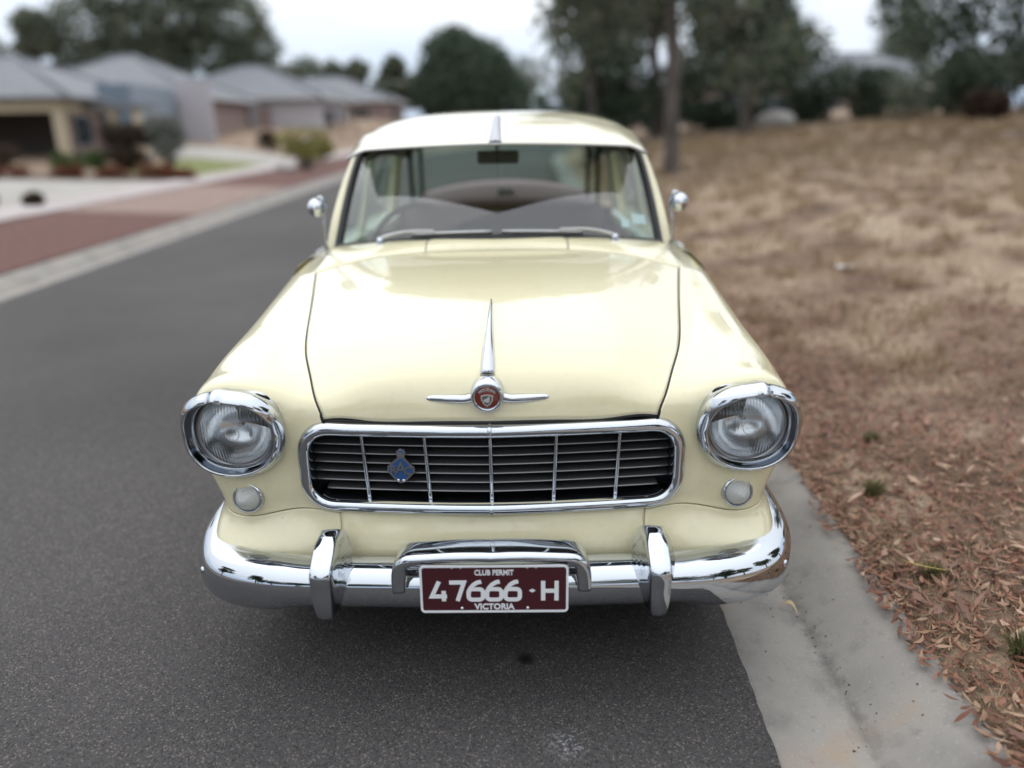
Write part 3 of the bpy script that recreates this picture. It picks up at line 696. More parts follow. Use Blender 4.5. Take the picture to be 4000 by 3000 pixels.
# ---------------- body sides, doors, tail
def side_x(y, z):
    b = np.interp(y, [.3, .6, 1.1, 2.2, 3.4, 4.0, 4.45], [.815, .835, .852, .855, .85, .82, .76])
    f = min(1, max(0, (y-.29)/.40)); f = f*f*(3-2*f)
    x8 = np.interp(z, [.355, .38, .44, .51, .56, .61, .65, .68, .71], [.786, .796, .790, .776, .784, .792, .803, .809, .818])
    b = b*f+x8*(1-f)
    return b-.055*max(0, (.55-z)/.27)**2-.06*max(0, (z-.82)/.16)**2
WY, WR = (.735, 3.40), .355
def side_panel(name, y0, y1, ztop, n=46):
    ys = np.linspace(y0, y1, n); P = []
    for t_ in np.linspace(0, 1, 28):
        row = []
        for y in ys:
            z = .27+(ztop(y)-.27)*t_; row.append((side_x(y, z), y, z))
        P.append(row)
    P = np.array(P)
    for wy in WY:                      # snap to the wheel arch
        d = np.hypot(P[:, :, 1]-wy, P[:, :, 2]-.33); k = (d < WR) & (d > WR-.035)
        f = WR/np.maximum(d, .01)
        P[k, 1] = (wy+(P[:, :, 1]-wy)*f)[k]; P[k, 2] = (.33+(P[:, :, 2]-.33)*f)[k]
    return surf(name, P, M['paint'], car, keep=lambda c: all(math.hypot(c[1]-wy, c[2]-.33) > WR-.004 for wy in WY))
belt = lambda y: .985
for nm, y0, y1, zt in (('wing_side', .29, 1.30, lambda y: np.interp(y, [.29, .62, 1.12, 1.3], [.69, .735, .77, .80])), ('front_door', 1.306, 2.30, belt), ('rear_door', 2.306, 3.12, belt), ('rear_quarter', 3.126, 4.42, lambda y: np.interp(y, [3.1, 3.9, 4.42], [.985, .95, .80]))):
    mirror_obj(side_panel(nm, y0, y1, zt))
# upper scuttle sides between wing and door
for s in (-1, 1):
    s0 = np.array([(.672, 1.110, .978), (.680, 1.143, .984), (.712, 1.143, .976), (.758, 1.143, .962), (.805, 1.143, .925), (.835, 1.143, .86), (.850, 1.143, .76)])
    s1 = np.array([(.640, 1.500, 1.03), (.668, 1.500, 1.042), (.700, 1.51, 1.010), (.745, 1.51, .994), (.790, 1.51, .972), (.825, 1.50, .90), (.840, 1.50, .76)])
    sec = []
    for q in np.linspace(0, 1, 16):
        c_ = s0*(1-q)+s1*q; c_[:, 1] = s0[:, 1]*(1-q)+s1[:, 1]*q
        c_[:, 0] += np.array([0, 0, .004, .008, .012, .012, .008])*math.sin(math.pi*q)
        sec.append(spl(c_*[s, 1, 1], 26))
    surf('scuttle_side', np.array(sec), M['paint'], car, flip=s > 0)
    tube('belt_trim', [(s*(.79), y, .988) for y in np.linspace(1.62, 3.2, 12)], .007, M['chrome'], car, seg=8)
    surf('door_top', np.array([[(s*x, y, z) for x, z in ((.80, .984), (.74, .995), (.68, .995), (.66, .93))] for y in np.linspace(1.5, 3.25, 8)]), M['paint'], car, flip=s < 0)
    surf('side_window', np.array([[(s*(.74-.10*t_), y, .99+.41*t_) for y in np.linspace(1.62+.2*t_, 3.15-.05*t_, 12)] for t_ in np.linspace(0, 1, 6)]), M['sideglass'], car)
    loft('centre_pillar', [((s*.735, 2.32, .97), .016, .035), ((s*.69, 2.33, 1.2), .015, .03), ((s*.645, 2.34, 1.42), .015, .03)], M['paint'], car, n=8)
    loft('rear_pillar', [((s*.72, 3.32, .97), .03, .10), ((s*.67, 3.22, 1.2), .028, .075), ((s*.615, 3.10, 1.44), .02, .10)], M['paint'], car, n=10)
    tube('quarter_light_bar', [(s*.738, 1.80, .98), (s*.645, 1.90, 1.40)], .010, M['darkmetal'], car, seg=8)
    box('door_trim', *sorted((s*.66, s*.68)), 1.5, 3.2, .40, .93, M['seat'], car)
# rear window, boot, tail
rw = np.array([[(x*(.60-.02*t_)/.6, 3.52-.20*t_+.0*x-.12*(abs(x)/.6)**2.2, 1.03+.41*t_-.03*(x/.6)**2) for x in np.linspace(-.6, .6, 21)] for t_ in np.linspace(0, 1, 8)])
surf('rear_window', rw, M['sideglass'], car, flip=True)
tube('rear_window_seal', np.vstack([rw[0], rw[1:-1, -1], rw[-1, ::-1], rw[-2:0:-1, 0]]), .016, M['rubber'], car, seg=8, closed=True)
for s in (-1, 1): tube('rear_window_bar', [rw[0, 10]*[0, 1, 1]+[s*.535, -.02-.10, 0], rw[-1, 10]*[0, 1, 1]+[s*.515, -.02-.08, 0]], .013, M['rubber'], car, seg=8)
bt = np.array([[(x, y, np.interp(y, [3.4, 3.6, 3.9, 4.2, 4.38, 4.45, 4.46], [1.03, 1.015, .98, .92, .84, .70, .35])-.06*(abs(x)/.8)**3) for x in np.linspace(-.80, .80, 25)] for y in [3.4, 3.5, 3.7, 3.9, 4.1, 4.25, 4.36, 4.42, 4.45, 4.46]])
surf('boot_lid', bt, M['paint'], car)
box('floor_pan', -.72, .72, .42, 4.3, .22, .27, M['black'], car)
box('firewall', -.72, .72, 1.18, 1.22, .25, .97, M['black'], car)

# ---------------- cabin
box('dashboard', -.66, .66, 1.30, 1.52, .90, 1.005, M['dash'], car, bevel=.03, seg=3)
surf('dash_top', np.array([[(x, y0+.19*(abs(x)/.655)**2.6, 1.028-.03*(x/.655)**2+dz) for x in np.linspace(-.64, .64, 25)] for y0, dz in ((1.245, .03), (1.34, .01), (1.42, -.01), (1.46, -.04))]), M['dash'], car)
sw = thing('steering_wheel', None, None); sw.parent = car; sw.location = (-.36, 1.72, .985); sw.rotation_euler = (R(62), 0, 0)
tube('wheel_rim', [(.205*math.cos(a), .205*math.sin(a), 0) for a in np.linspace(0, 2*math.pi, 40, endpoint=False)], .0125, M['black'], sw, closed=True, seg=8)
for a in (R(200), R(340)): tube('wheel_spoke', [(0, 0, -.02), (.2*math.cos(a), .2*math.sin(a), 0)], .009, M['black'], sw, seg=6)
lathe('horn_boss', [(.0001, .02), (.03, .015), (.04, -.02)], M['chrome'], sw, seg=20, axis='z')
tube('steering_column', [(0, 0, -.02), (0, -.05, -.45)], .022, M['black'], sw, seg=10)
def bench(name, y, ztop, x=.64):
    b_ = thing(name, None, None); b_.parent = car
    st = []
    for q in np.linspace(0, 1, 12):
        z = .42+(ztop-.42)*q; yy = y+.16*q; w = x*(1-.05*q**6); d = .075*(1-.55*q**3)
        a = np.linspace(0, 2*math.pi, 24, endpoint=False)
        st.append([(w*np.sign(math.cos(k))*abs(math.cos(k))**.25, yy+d*np.sign(math.sin(k))*abs(math.sin(k))**.5, z-.02*abs(math.cos(k))**8*q) for k in a])
    lattice('seat_back', st, M['seat'], b_)
    box('seat_cushion', -x, x, y-.48, y+.03, .32, .50, M['seat'], b_, bevel=.05, seg=3)
bench('front_bench_seat', 2.12, 1.00); bench('rear_bench_seat', 3.02, 1.045)
# pale arched sunshade panel behind the rear seat with an unreadable sticker
rs = np.array([[(x, 3.16+.26*t_-.07*(abs(x)/.55)**2, 1.045+(.13-.07*(abs(x)/.52)**2.2)*t_) for x in np.linspace(-.52, .52, 31)] for t_ in np.linspace(0, 1, 5)])
sh = surf('rear_shelf_panel', rs, M['pinkcloth'], car, thick=.01)
st_ = box('shelf_sticker', -.05, .06, -.003, 0, 0, .055, M['white'], sh); st_.location = (0, 3.245, 1.092); st_.rotation_euler = (R(-52), 0, 0)
for k in range(3): box('sticker_stripe', -.044, .004, -.006, -.0032, .008+.016*k, .015+.016*k, M['darkmetal'], st_)
for k in range(2): box('sticker_block', .012+.022*k, .028+.022*k, -.006, -.0032, .008, .046, M['darkmetal'], st_)
box('parcel_shelf', -.62, .62, 3.15, 3.50, 1.0, 1.02, M['seat'], car)
rm = thing('rear_view_mirror', None, None); rm.parent = car
box('mirror_back', -.088, .088, 1.655, 1.675, 1.345, 1.398, M['mirrorback'] if 'mirrorback' in M else M['darkmetal'], rm, bevel=.012, seg=3)
tube('mirror_stem', [(0, 1.672, 1.38), (0, 1.685, 1.47)], .006, M['chrome'], rm, seg=8)
# registration stickers in the windscreen corner
for k, (x, t_) in enumerate(((.585, .22), (.52, .17))):
    p = ws_pt(x, t_); dx = (ws_pt(x+.02, t_)-ws_pt(x-.02, t_)); dx /= np.linalg.norm(dx); dz = ws_pt(x, t_+.05)-ws_pt(x, t_-.05); dz /= np.linalg.norm(dz); nrm_ = np.cross(dx, dz)
    p = p-nrm_*.006 if nrm_[1] < 0 else p+nrm_*.006
    w, h = ((.035, .022), (.018, .020))[k]
    mesh_obj('windscreen_sticker', [p-dx*w-dz*h, p+dx*w-dz*h, p+dx*w+dz*h, p-dx*w+dz*h], [(0, 1, 2, 3)], M['sticker'] if 'sticker' in M else M['white'], car, smooth=False)

# ---------------- wheels
def wheel(x, y):
    w = thing('wheel', None, None); w.parent = car; w.location = (x, y, .325)
    s = 1 if x > 0 else -1
    lathe('tyre', [(.20, -.075), (.24, -.085), (.29, -.085), (.316, -.07), (.325, -.04), (.325, .04), (.316, .07), (.29, .085), (.24, .085), (.20, .075)], M['tyre'], w, seg=40, axis='x')
    lathe('rim', [(.205, s*.07), (.195, s*.05), (.17, s*.04), (.10, s*.05), (.0001, s*.052)], M['paint'], w, seg=32, axis='x')
    lathe('hub_cap', [(.12, s*.055), (.11, s*.075), (.07, s*.09), (.0001, s*.095)], M['chrome'], w, seg=28, axis='x')
for x in (-.68, .68):
    for y in WY: wheel(x, y)
for s in (-1, 1):   # dark wheel housings
    for wy in WY:
        a = np.linspace(R(-20), R(200), 22)
        surf('wheel_housing', np.array([[(s*x, wy+.375*math.cos(k), .33+.375*math.sin(k)) for k in a] for x in (.42, .80)]), M['black'], car)
        surf('housing_back', np.array([[(s*.42, wy+q*math.cos(k), .33+q*math.sin(k)) for k in a] for q in (.01, .375)]), M['black'], car)
# ================================================================== THE PLACE
def sstep(a, b, x):
    t = np.clip((np.asarray(x, float)-a)/(b-a), 0, 1); return t*t*(3-2*t)
def bend(y): return .004*np.maximum(np.asarray(y, float)-38, 0)**2
def edge_r(y): return .712+.03*np.asarray(y, float)+bend(y)       # edge of the asphalt beside the car
def edge_l(y): return -4.66-.043*np.asarray(y, float)+bend(y)     # edge of the asphalt across the street
KW = .485
def terr(x, y):
    """height of the land outside the kerbs"""
    x = np.asarray(x, float); y = np.asarray(y, float)
    dr = x-(edge_r(y)+KW); dl = (edge_l(y)-KW)-x
    far = sstep(60, 140, np.hypot(x, y))
    zr = .092+.075*np.clip(dr, 0, 14)+.03*np.clip(y-2, 0, 34)*sstep(0, 3.2, dr)
    zr = zr+(.018*np.sin(2.1*x+.6*y)+.014*np.sin(3.7*y-1.3*x))*sstep(.1, .8, dr)
    zl = .098+.04*np.clip(dl, 0, 3.4)+.03*np.clip(dl-3.4, 0, 20)+.055*np.clip(y-27, 0, 40)*sstep(2.5, 8, dl)
    z = np.where(dr > 0, zr, np.where(dl > 0, zl, -.12))
    z = np.where((dr <= 0) & (dr > -.03), -.12, z)
    return z
def tz(x, y): return float(terr(x, y))
# --- materials of the ground
def speckle(name, base, dark, light, scale, frac, rough=.8, bump=.5, big=(.78, 1.2)):
    m = mat(name, base, rough); t = m.node_tree; b = t.nodes['Principled BSDF']; Lk = t.links.new
    b.inputs['Specular IOR Level'].default_value = .25
    co = N(t, 'ShaderNodeTexCoord')
    v = N(t, 'ShaderNodeTexVoronoi'); v.inputs['Scale'].default_value = scale; Lk(co.outputs['Object'], v.inputs['Vector'])
    sp = N(t, 'ShaderNodeSeparateColor'); Lk(v.outputs['Color'], sp.inputs[0])
    r = N(t, 'ShaderNodeValToRGB'); e = r.color_ramp.elements
    e[0].position = 0; e[0].color = (*dark, 1); e[1].position = 1; e[1].color = (*light, 1)
    for p, c in ((.35, base), (1-frac*1.6, tuple(k*1.25 for k in base)), (1-frac*.5, light)):
        q = e.new(p); q.color = (*c, 1)
    Lk(sp.outputs[0], r.inputs[0])
    n = N(t, 'ShaderNodeTexNoise'); n.inputs['Scale'].default_value = .55; n.inputs['Detail'].default_value = 9; Lk(co.outputs['Object'], n.inputs['Vector'])
    mr = N(t, 'ShaderNodeMapRange'); mr.inputs[1].default_value = .3; mr.inputs[2].default_value = .7; mr.inputs[3].default_value, mr.inputs[4].default_value = big; Lk(n.outputs['Fac'], mr.inputs[0])
    mu = N(t, 'ShaderNodeMix', data_type='RGBA', blend_type='MULTIPLY'); mu.inputs[0].default_value = 1
    Lk(r.outputs[0], mu.inputs[6]); Lk(mr.outputs[0], mu.inputs[7]); Lk(mu.outputs[2], b.inputs['Base Color'])
    bp = N(t, 'ShaderNodeBump'); bp.inputs['Strength'].default_value = bump; bp.inputs['Distance'].default_value = .004
    Lk(v.outputs['Distance'], bp.inputs['Height']); bp.invert = True; Lk(bp.outputs[0], b.inputs['Normal'])
    return m, mu.outputs[2], co
M['asphalt'], _o, _co = speckle('asphalt', (.068, .063, .063), (.034, .032, .032), (.175, .16, .14), 235, .07)
def stain(m, out, co, at, r, col, noise_scale, lo, hi):
    t = m.node_tree; Lk = t.links.new; b = t.nodes['Principled BSDF']
    d = N(t, 'ShaderNodeVectorMath', operation='DISTANCE'); d.inputs[1].default_value = (*at, 0); Lk(co.outputs['Object'], d.inputs[0])
    f = N(t, 'ShaderNodeMapRange'); f.inputs[1].default_value = r; f.inputs[2].default_value = r*.35; Lk(d.outputs['Value'], f.inputs[0])
    n = N(t, 'ShaderNodeTexNoise'); n.inputs['Scale'].default_value = noise_scale; n.inputs['Detail'].default_value = 4; Lk(co.outputs['Object'], n.inputs['Vector'])
    g = N(t, 'ShaderNodeMapRange'); g.inputs[1].default_value = lo; g.inputs[2].default_value = hi; Lk(n.outputs['Fac'], g.inputs[0])
    p = N(t, 'ShaderNodeMath', operation='MULTIPLY'); Lk(f.outputs[0], p.inputs[0]); Lk(g.outputs[0], p.inputs[1])
    x = N(t, 'ShaderNodeMix', data_type='RGBA'); Lk(p.outputs[0], x.inputs[0]); Lk(out, x.inputs[6]); x.inputs[7].default_value = (*col, 1)
    Lk(x.outputs[2], b.inputs['Base Color']); return x.outputs[2]
_o = stain(M['asphalt'], _o, _co, (.185, -.165), .065, (.30, .31, .33), 120, .52, .64)
_o = stain(M['asphalt'], _o, _co, (.085, .165), .035, (.008, .008, .008), 12, .1, .3)
M['concrete'] = noisy(mat('kerb_concrete', (.36, .35, .33), .85), [(.19, .176, .16), (.265, .247, .225), (.30, .278, .252), (.34, .275, .21)], 3.2, 9, [.3, .45, .6, .74], bump=.35, bscale=160, bdist=.002)
def crack_dirt(m):    # gravelly dirt caught along the crease of the gutter
    t = m.node_tree; b = t.nodes['Principled BSDF']; Lk = t.links.new; src = b.inputs['Base Color'].links[0].from_socket
    co = N(t, 'ShaderNodeTexCoord'); uv = N(t, 'ShaderNodeAttribute'); uv.attribute_name = 'cross'
    n = N(t, 'ShaderNodeTexNoise'); n.inputs['Scale'].default_value = 26; n.inputs['Detail'].default_value = 6; Lk(co.outputs['Object'], n.inputs['Vector'])
    a = N(t, 'ShaderNodeMath', operation='MULTIPLY_ADD'); a.inputs[1].default_value = .09; Lk(n.outputs['Fac'], a.inputs[0])
    s_ = N(t, 'ShaderNodeMath', operation='SUBTRACT'); s_.inputs[1].default_value = .248; Lk(uv.outputs['Fac'], s_.inputs[0])
    ab = N(t, 'ShaderNodeMath', operation='ABSOLUTE'); Lk(s_.outputs[0], ab.inputs[0])
    a.inputs[2].default_value = -.045; ad = N(t, 'ShaderNodeMath', operation='ADD'); Lk(ab.outputs[0], ad.inputs[0]); Lk(a.outputs[0], ad.inputs[1])
    r = N(t, 'ShaderNodeMapRange'); r.inputs[1].default_value = .028; r.inputs[2].default_value = -.012; r.inputs[3].default_value = 0; r.inputs[4].default_value = .55; Lk(ad.outputs[0], r.inputs[0])
    x = N(t, 'ShaderNodeMix', data_type='RGBA'); x.inputs[7].default_value = (.075, .065, .055, 1); Lk(r.outputs[0], x.inputs[0]); Lk(src, x.inputs[6]); Lk(x.outputs[2], b.inputs['Base Color'])
crack_dirt(M['concrete'])
def kerb_wear(m):   # tan scuffs, grey blotches and pits
    t = m.node_tree; b = t.nodes['Principled BSDF']; Lk = t.links.new; src = b.inputs['Base Color'].links[0].from_socket
    co = N(t, 'ShaderNodeTexCoord')
    for sc_, st, col, lo, hi, amt, dt in ((4.0, (1, .45, 1), (.34, .215, .13), .61, .74, .42, 8), (9, (1, 1, 1), (.11, .107, .105), .57, .77, .5, 10), (55, (1, 1, 1), (.10, .095, .09), .62, .72, .3, 4), (120, (1, 1, 1), (.40, .39, .37), .62, .72, .45, 2)):
        mp_ = N(t, 'ShaderNodeMapping'); mp_.inputs['Scale'].default_value = st; Lk(co.outputs['Object'], mp_.inputs[0])
        n = N(t, 'ShaderNodeTexNoise'); n.inputs['Scale'].default_value = sc_; n.inputs['Detail'].default_value = dt; Lk(mp_.outputs[0], n.inputs['Vector'])
        r = N(t, 'ShaderNodeMapRange'); r.inputs[1].default_value = lo; r.inputs[2].default_value = hi; r.inputs[3].default_value = 0; r.inputs[4].default_value = amt; Lk(n.outputs['Fac'], r.inputs[0])
        x = N(t, 'ShaderNodeMix', data_type='RGBA'); x.inputs[7].default_value = (*col, 1); Lk(r.outputs[0], x.inputs[0]); Lk(src, x.inputs[6]); src = x.outputs[2]
    Lk(src, b.inputs['Base Color'])
kerb_wear(M['concrete'])
M['pale_concrete'] = noisy(mat('driveway_concrete', (.5, .48, .45), .85), [(.28, .265, .24), (.35, .33, .30), (.40, .375, .345)], 1.3, 6)
M['path'] = noisy(mat('footpath_concrete', (.4, .36, .35), .85), [(.34, .29, .28), (.42, .37, .36), (.46, .42, .41)], 1.1, 6)
M['soil'] = noisy(mat('dry_verge_soil', (.2, .15, .1), .95), [(.10, .060, .045), (.19, .122, .088), (.31, .225, .155), (.38, .295, .205), (.24, .165, .12)], 1.5, 10, [.28, .42, .52, .62, .75], bump=.8, bscale=45, bdist=.02)
M['redgravel'] = noisy(mat('red_gravel', (.2, .08, .06), .95), [(.080, .036, .030), (.13, .060, .049), (.19, .098, .080)], 14, 8, bump=.8, bscale=60, bdist=.02)
M['tangravel'] = noisy(mat('tan_gravel', (.3, .2, .17), .95), [(.19, .125, .10), (.25, .175, .145), (.29, .215, .185)], 6, 8)
M['lawn'] = noisy(mat('lawn_grass', (.1, .13, .04), .95), [(.10, .11, .035), (.17, .19, .06), (.24, .24, .09)], 4, 8)
M['mulch'] = noisy(mat('garden_mulch', (.1, .07, .05), .95), [(.05, .034, .026), (.11, .075, .055), (.17, .10, .07)], 5, 8)
def island(name, cols, rough=.7, trans=0.0, spread=.0, spec=.3):
    m = mat(name, cols[0], rough); t = m.node_tree; b = t.nodes['Principled BSDF']
    b.inputs['Specular IOR Level'].default_value = spec
    g = N(t, 'ShaderNodeNewGeometry'); r = N(t, 'ShaderNodeValToRGB'); e = r.color_ramp.elements
    while len(e) < len(cols): e.new(.5)
    for k, c in enumerate(cols): e[k].position = k/(len(cols)-1); e[k].color = (*c, 1)
    t.links.new(g.outputs['Random Per Island'], r.inputs[0]); t.links.new(r.outputs[0], b.inputs['Base Color'])
    if trans:
        tl = N(t, 'ShaderNodeBsdfTranslucent'); t.links.new(r.outputs[0], tl.inputs[0]); ms = N(t, 'ShaderNodeMixShader'); ms.inputs[0].default_value = trans
        o = [n for n in t.nodes if n.type == 'OUTPUT_MATERIAL'][0]; t.links.new(b.outputs[0], ms.inputs[1]); t.links.new(tl.outputs[0], ms.inputs[2]); t.links.new(ms.outputs[0], o.inputs[0])
    return m
M['litter'] = island('dead_leaf', [(.085, .040, .026), (.165, .070, .044), (.25, .108, .066), (.31, .155, .098), (.42, .285, .19), (.13, .060, .040), (.20, .100, .066), (.35, .21, .13)], .6, .1)
M['straw'] = island('dry_grass', [(.22, .15, .085), (.37, .27, .165), (.49, .38, .245), (.30, .21, .135), (.18, .15, .08)], .8, .2)
M['green_tuft'] = island('living_grass', [(.06, .075, .028), (.11, .12, .045), (.20, .17, .08), (.27, .21, .11)], .7, .2)

# --- ground sheet out to the horizon
def axis_(pts):
    out = []
    for a, b, st in pts: out += list(np.arange(a, b, st))
    return np.array(out+[pts[-1][1]])
gx = axis_([(-900, -100, 100), (-100, -40, 6), (-40, -12, 1.4), (-12, -3, .35), (-3, .4, .8), (.4, 4, .12), (4, 16, .5), (16, 60, 3), (60, 100, 8), (100, 900, 100)])
gy_ = axis_([(-900, -100, 100), (-100, -20, 8), (-20, -2, .8), (-2, 6, .2), (6, 30, .6), (30, 90, 2.4), (90, 130, 8), (130, 1300, 130)])
XX, YY = np.meshgrid(gx, gy_); ZZ = terr(XX, YY)
ground = surf('ground', np.stack([XX, YY, ZZ], 2), M['soil']); tag(ground, kind='structure')
# --- carriageway and rolled kerbs
ry = np.r_[np.arange(-90, -4, 4), np.arange(-4, 40, .5), np.arange(40, 140, 2)]
ryd = np.r_[ry[ry < -1.5], np.arange(-1.5, 6, .03), ry[ry >= 6]]
rd = surf('road', np.array([[(edge_l(y)+(edge_r(y)-edge_l(y))*t_+(.0006*math.sin(y*9+1)+.001*math.sin(y*23)+.0018*math.sin(y*57+2*math.sin(y*13)) if t_ > .99 else 0), y, (.0+.02*math.sin(math.pi*t_) if t_ < 1 else -.012)) for t_ in [*np.linspace(0, .9995, 17), 1.0]] for y in ryd]), M['asphalt']); tag(rd, kind='structure')
KP = [(-.04, -.014), (.0, -.0075), (.06, -.008), (.19, -.017), (.238, -.019), (.256, -.011), (.30, .018), (.37, .062), (.415, .084), (.455, .095), (.49, .098), (.505, .06)]
KPd = spl(KP, 34)
def kerb(s):
    P = np.array([[((edge_r(y)+o) if s > 0 else (edge_l(y)-o), y, z) for o, z in KPd] for y in ry])
    k = surf('kerb', P, M['concrete'], flip=s > 0); tag(k, kind='structure')
    at = k.data.attributes.new('cross', 'FLOAT', 'POINT'); at.data.foreach_set('value', np.tile(KPd[:, 0], len(ry)).astype(np.float32))
kerb(1); kerb(-1)
def sheet(name, xf0, xf1, y0, y1, m, dz, nx=10, ny=30):
    P = []
    for y in np.linspace(y0, y1, ny):
        a, b = xf0(y), xf1(y); P.append([(a+(b-a)*t_, y, tz(a+(b-a)*t_, y)+dz) for t_ in np.linspace(0, 1, nx)])
    o = surf(name, np.array(P), m); tag(o, kind='structure'); return o
el = lambda d: (lambda y: float(edge_l(y))-KW-d)
sheet('gravel_verge', el(2.62), el(.02), -30, 12.5, M['redgravel'], .012, 12, 60)
sheet('driveway_crossing', el(2.62), el(.02), 12.5, 19.5, M['tangravel'], .014, 12, 20)
sheet('gravel_verge', el(2.62), el(.02), 19.5, 60, M['redgravel'], .012, 12, 60)
sheet('footpath', el(3.75), el(2.60), -30, 60, M['path'], .03, 6, 80)
sheet('driveway', lambda y: -22, el(3.76), 12.0, 20.3, M['pale_concrete'], .022, 20, 20)
sheet('garden_bed', lambda y: -24, el(3.76), 20.4, 23.6, M['mulch'], .02, 20, 10)
sheet('lawn', lambda y: -13.5, el(3.76), 23.7, 31.5, M['lawn'], .02, 12, 16)
sheet('driveway', lambda y: -16, el(3.76), 31.6, 37, M['pale_concrete'], .022, 12, 12)

# --- verge litter: dry grass, fallen leaves
def leaf_mesh(n, L0, W0, seed):
    """n leaves as strips of 4 quads in local space -> (n,16,3)"""
    r = np.random.default_rng(seed); t = np.array([0, .25, .5, .75, 1.0]); w = np.array([.12, .85, 1.0, .62, .02])
    Lr = L0*r.uniform(.55, 1.25, n); Wr = W0*r.uniform(.6, 1.3, n); cv = r.uniform(-.9, .9, n); tw = r.uniform(-.5, .5, n); lift = r.uniform(-.08, .30, n)
    x = (t[None]-.5)*Lr[:, None]; yc = cv[:, None]*Lr[:, None]*.35*((t[None]-.5)**2*4-.5)*.5; zc = (lift[:, None]*Lr[:, None])*((t[None]-.5)**2*4)*.6
    ca = tw[:, None]*(t[None]-.5)*2; A = np.stack([x, yc-Wr[:, None]*w*np.cos(ca)*.5, zc-Wr[:, None]*w*np.sin(ca)*.5], 2); B = np.stack([x, yc+Wr[:, None]*w*np.cos(ca)*.5, zc+Wr[:, None]*w*np.sin(ca)*.5], 2)
    return A, B, t
def place(A, B, px, py, pz, tilt=.35, seed=1):
    r = np.random.default_rng(seed); n = len(px); a = r.uniform(0, 2*math.pi, n); b = r.normal(0, tilt, n); c = r.normal(0, tilt, n)
    def tr(P):
        x, y, z = P[..., 0], P[..., 1], P[..., 2]
        y, z = y*np.cos(b)[:, None]-z*np.sin(b)[:, None], y*np.sin(b)[:, None]+z*np.cos(b)[:, None]
        x, z = x*np.cos(c)[:, None]+z*np.sin(c)[:, None], -x*np.sin(c)[:, None]+z*np.cos(c)[:, None]
        x, y = x*np.cos(a)[:, None]-y*np.sin(a)[:, None], x*np.sin(a)[:, None]+y*np.cos(a)[:, None]
        return np.stack([x+px[:, None], y+py[:, None], z+pz[:, None]], 2)
    return tr(A), tr(B)
def strips_mesh(name, A, B, m, parent=None):
    n, k = A.shape[:2]; V = np.concatenate([A, B], 1).reshape(-1, 3).astype(np.float32)
    q = np.arange(k-1); f = np.stack([q, q+1, q+1+k, q+k], 1)[None]+(np.arange(n)*2*k)[:, None, None]; f = f.reshape(-1).astype(np.int32); nf = n*(k-1)
    me = bpy.data.meshes.new(name); me.vertices.add(len(V)); me.vertices.foreach_set('co', V.ravel()); me.loops.add(len(f)); me.loops.foreach_set('vertex_index', f)
    me.polygons.add(nf); me.polygons.foreach_set('loop_start', np.arange(0, len(f), 4, dtype=np.int32)); me.polygons.foreach_set('loop_total', np.full(nf, 4, np.int32)); me.polygons.foreach_set('use_smooth', np.ones(nf, bool))
    me.materials.append(m); me.update(calc_edges=True); return link(name, me, parent)
def scatter(n, y0, y1, d0, d1, pw, seed):
    """random points on the verge: y uniform with weight, distance from kerb back"""
    r = np.random.default_rng(seed); y = y0+(y1-y0)*r.random(n)**pw; d = d0+(d1-d0)*r.random(n)**1.25; x = edge_r(y)+KW+d
    return x, y
# leaf litter
n = 36000; x, y = scatter(n, -.8, 5.5, -.055, 3.2, 1.2, 11)
keep = (RNG.random(n) < np.where(x-edge_r(y)-KW < -.012, .35+.5*np.sin(7*y)*np.sin(3.1*y+1), 1)) & (RNG.random(n) < np.clip(1.25-.30*(x-1.25)-.06*y+.35*np.sin(3.1*x+2.2*y)*np.sin(2.3*y-x), .12, 1)); x, y = x[keep], y[keep]
z = terr(x, y); z = np.where(z < 0, .10, z)+.008+RNG.random(len(x))*.018
A, B, _ = leaf_mesh(len(x), .050, .0105, 3); A, B = place(A, B, x, y, z, .28, 4)
tag(strips_mesh('leaf_litter', A, B, M['litter']), 'brown gum leaf litter strewn over the verge beside the kerb', 'leaf litter', kind='stuff')
# dry grass: short blades close by, longer straw patches farther off
def grass(name, n, y0, y1, d0, d1, h, w, m, label, seed, pw=1.2, clump=None, lay=.9):
    r = np.random.default_rng(seed); x, y = scatter(n, y0, y1, d0, d1, pw, seed)
    k = r.random(n) < np.clip(.62+.55*np.sin(1.7*x+.9*y+1)*np.sin(1.3*y-.8*x)+.25*np.sin(5*x+4*y), .10, 1); x, y = x[k], y[k]
    z = terr(x, y); z = np.where(z < 0, .09, z); n = len(x)
    H = h*r.uniform(.4, 1.3, n)*(1+.045*y); W = w*r.uniform(.6, 1.4, n)*(1+.10*np.maximum(y, 0)); a = r.uniform(0, 6.283, n); l = r.uniform(.15, lay, n)*1.5
    t = np.array([0, .45, 1.0]); wd = np.array([1, .75, .08])
    rad = np.sin(l[:, None]*t)*H[:, None]; up = np.cos(l[:, None]*t*1.0)*H[:, None]*t
    cx, cy = np.cos(a)[:, None]*rad, np.sin(a)[:, None]*rad; sx, sy = -np.sin(a)[:, None]*W[:, None]*wd/2, np.cos(a)[:, None]*W[:, None]*wd/2
    C = np.stack([x[:, None]+cx, y[:, None]+cy, z[:, None]+up], 2); S = np.stack([sx, sy, np.zeros_like(sx)], 2)
    return tag(strips_mesh(name, C-S, C+S, m), label, 'dry grass', kind='stuff')
grass('dry_grass', 20000, -.8, 6, .02, 3.4, .045, .0022, M['straw'], 'short dry straw grass among the leaves near the kerb', 21, 1.2)
grass('dry_grass', 15000, -.8, 2.6, -.01, 1.6, .055, .0019, M['straw'], 'flattened straw matted between the leaves along the kerb', 23, 1.15, lay=1.05)
grass('dry_grass', 42000, 3, 30, .2, 16, .10, .006, M['straw'], 'pale dry grass covering the slope beyond the leaf litter', 22, .9)
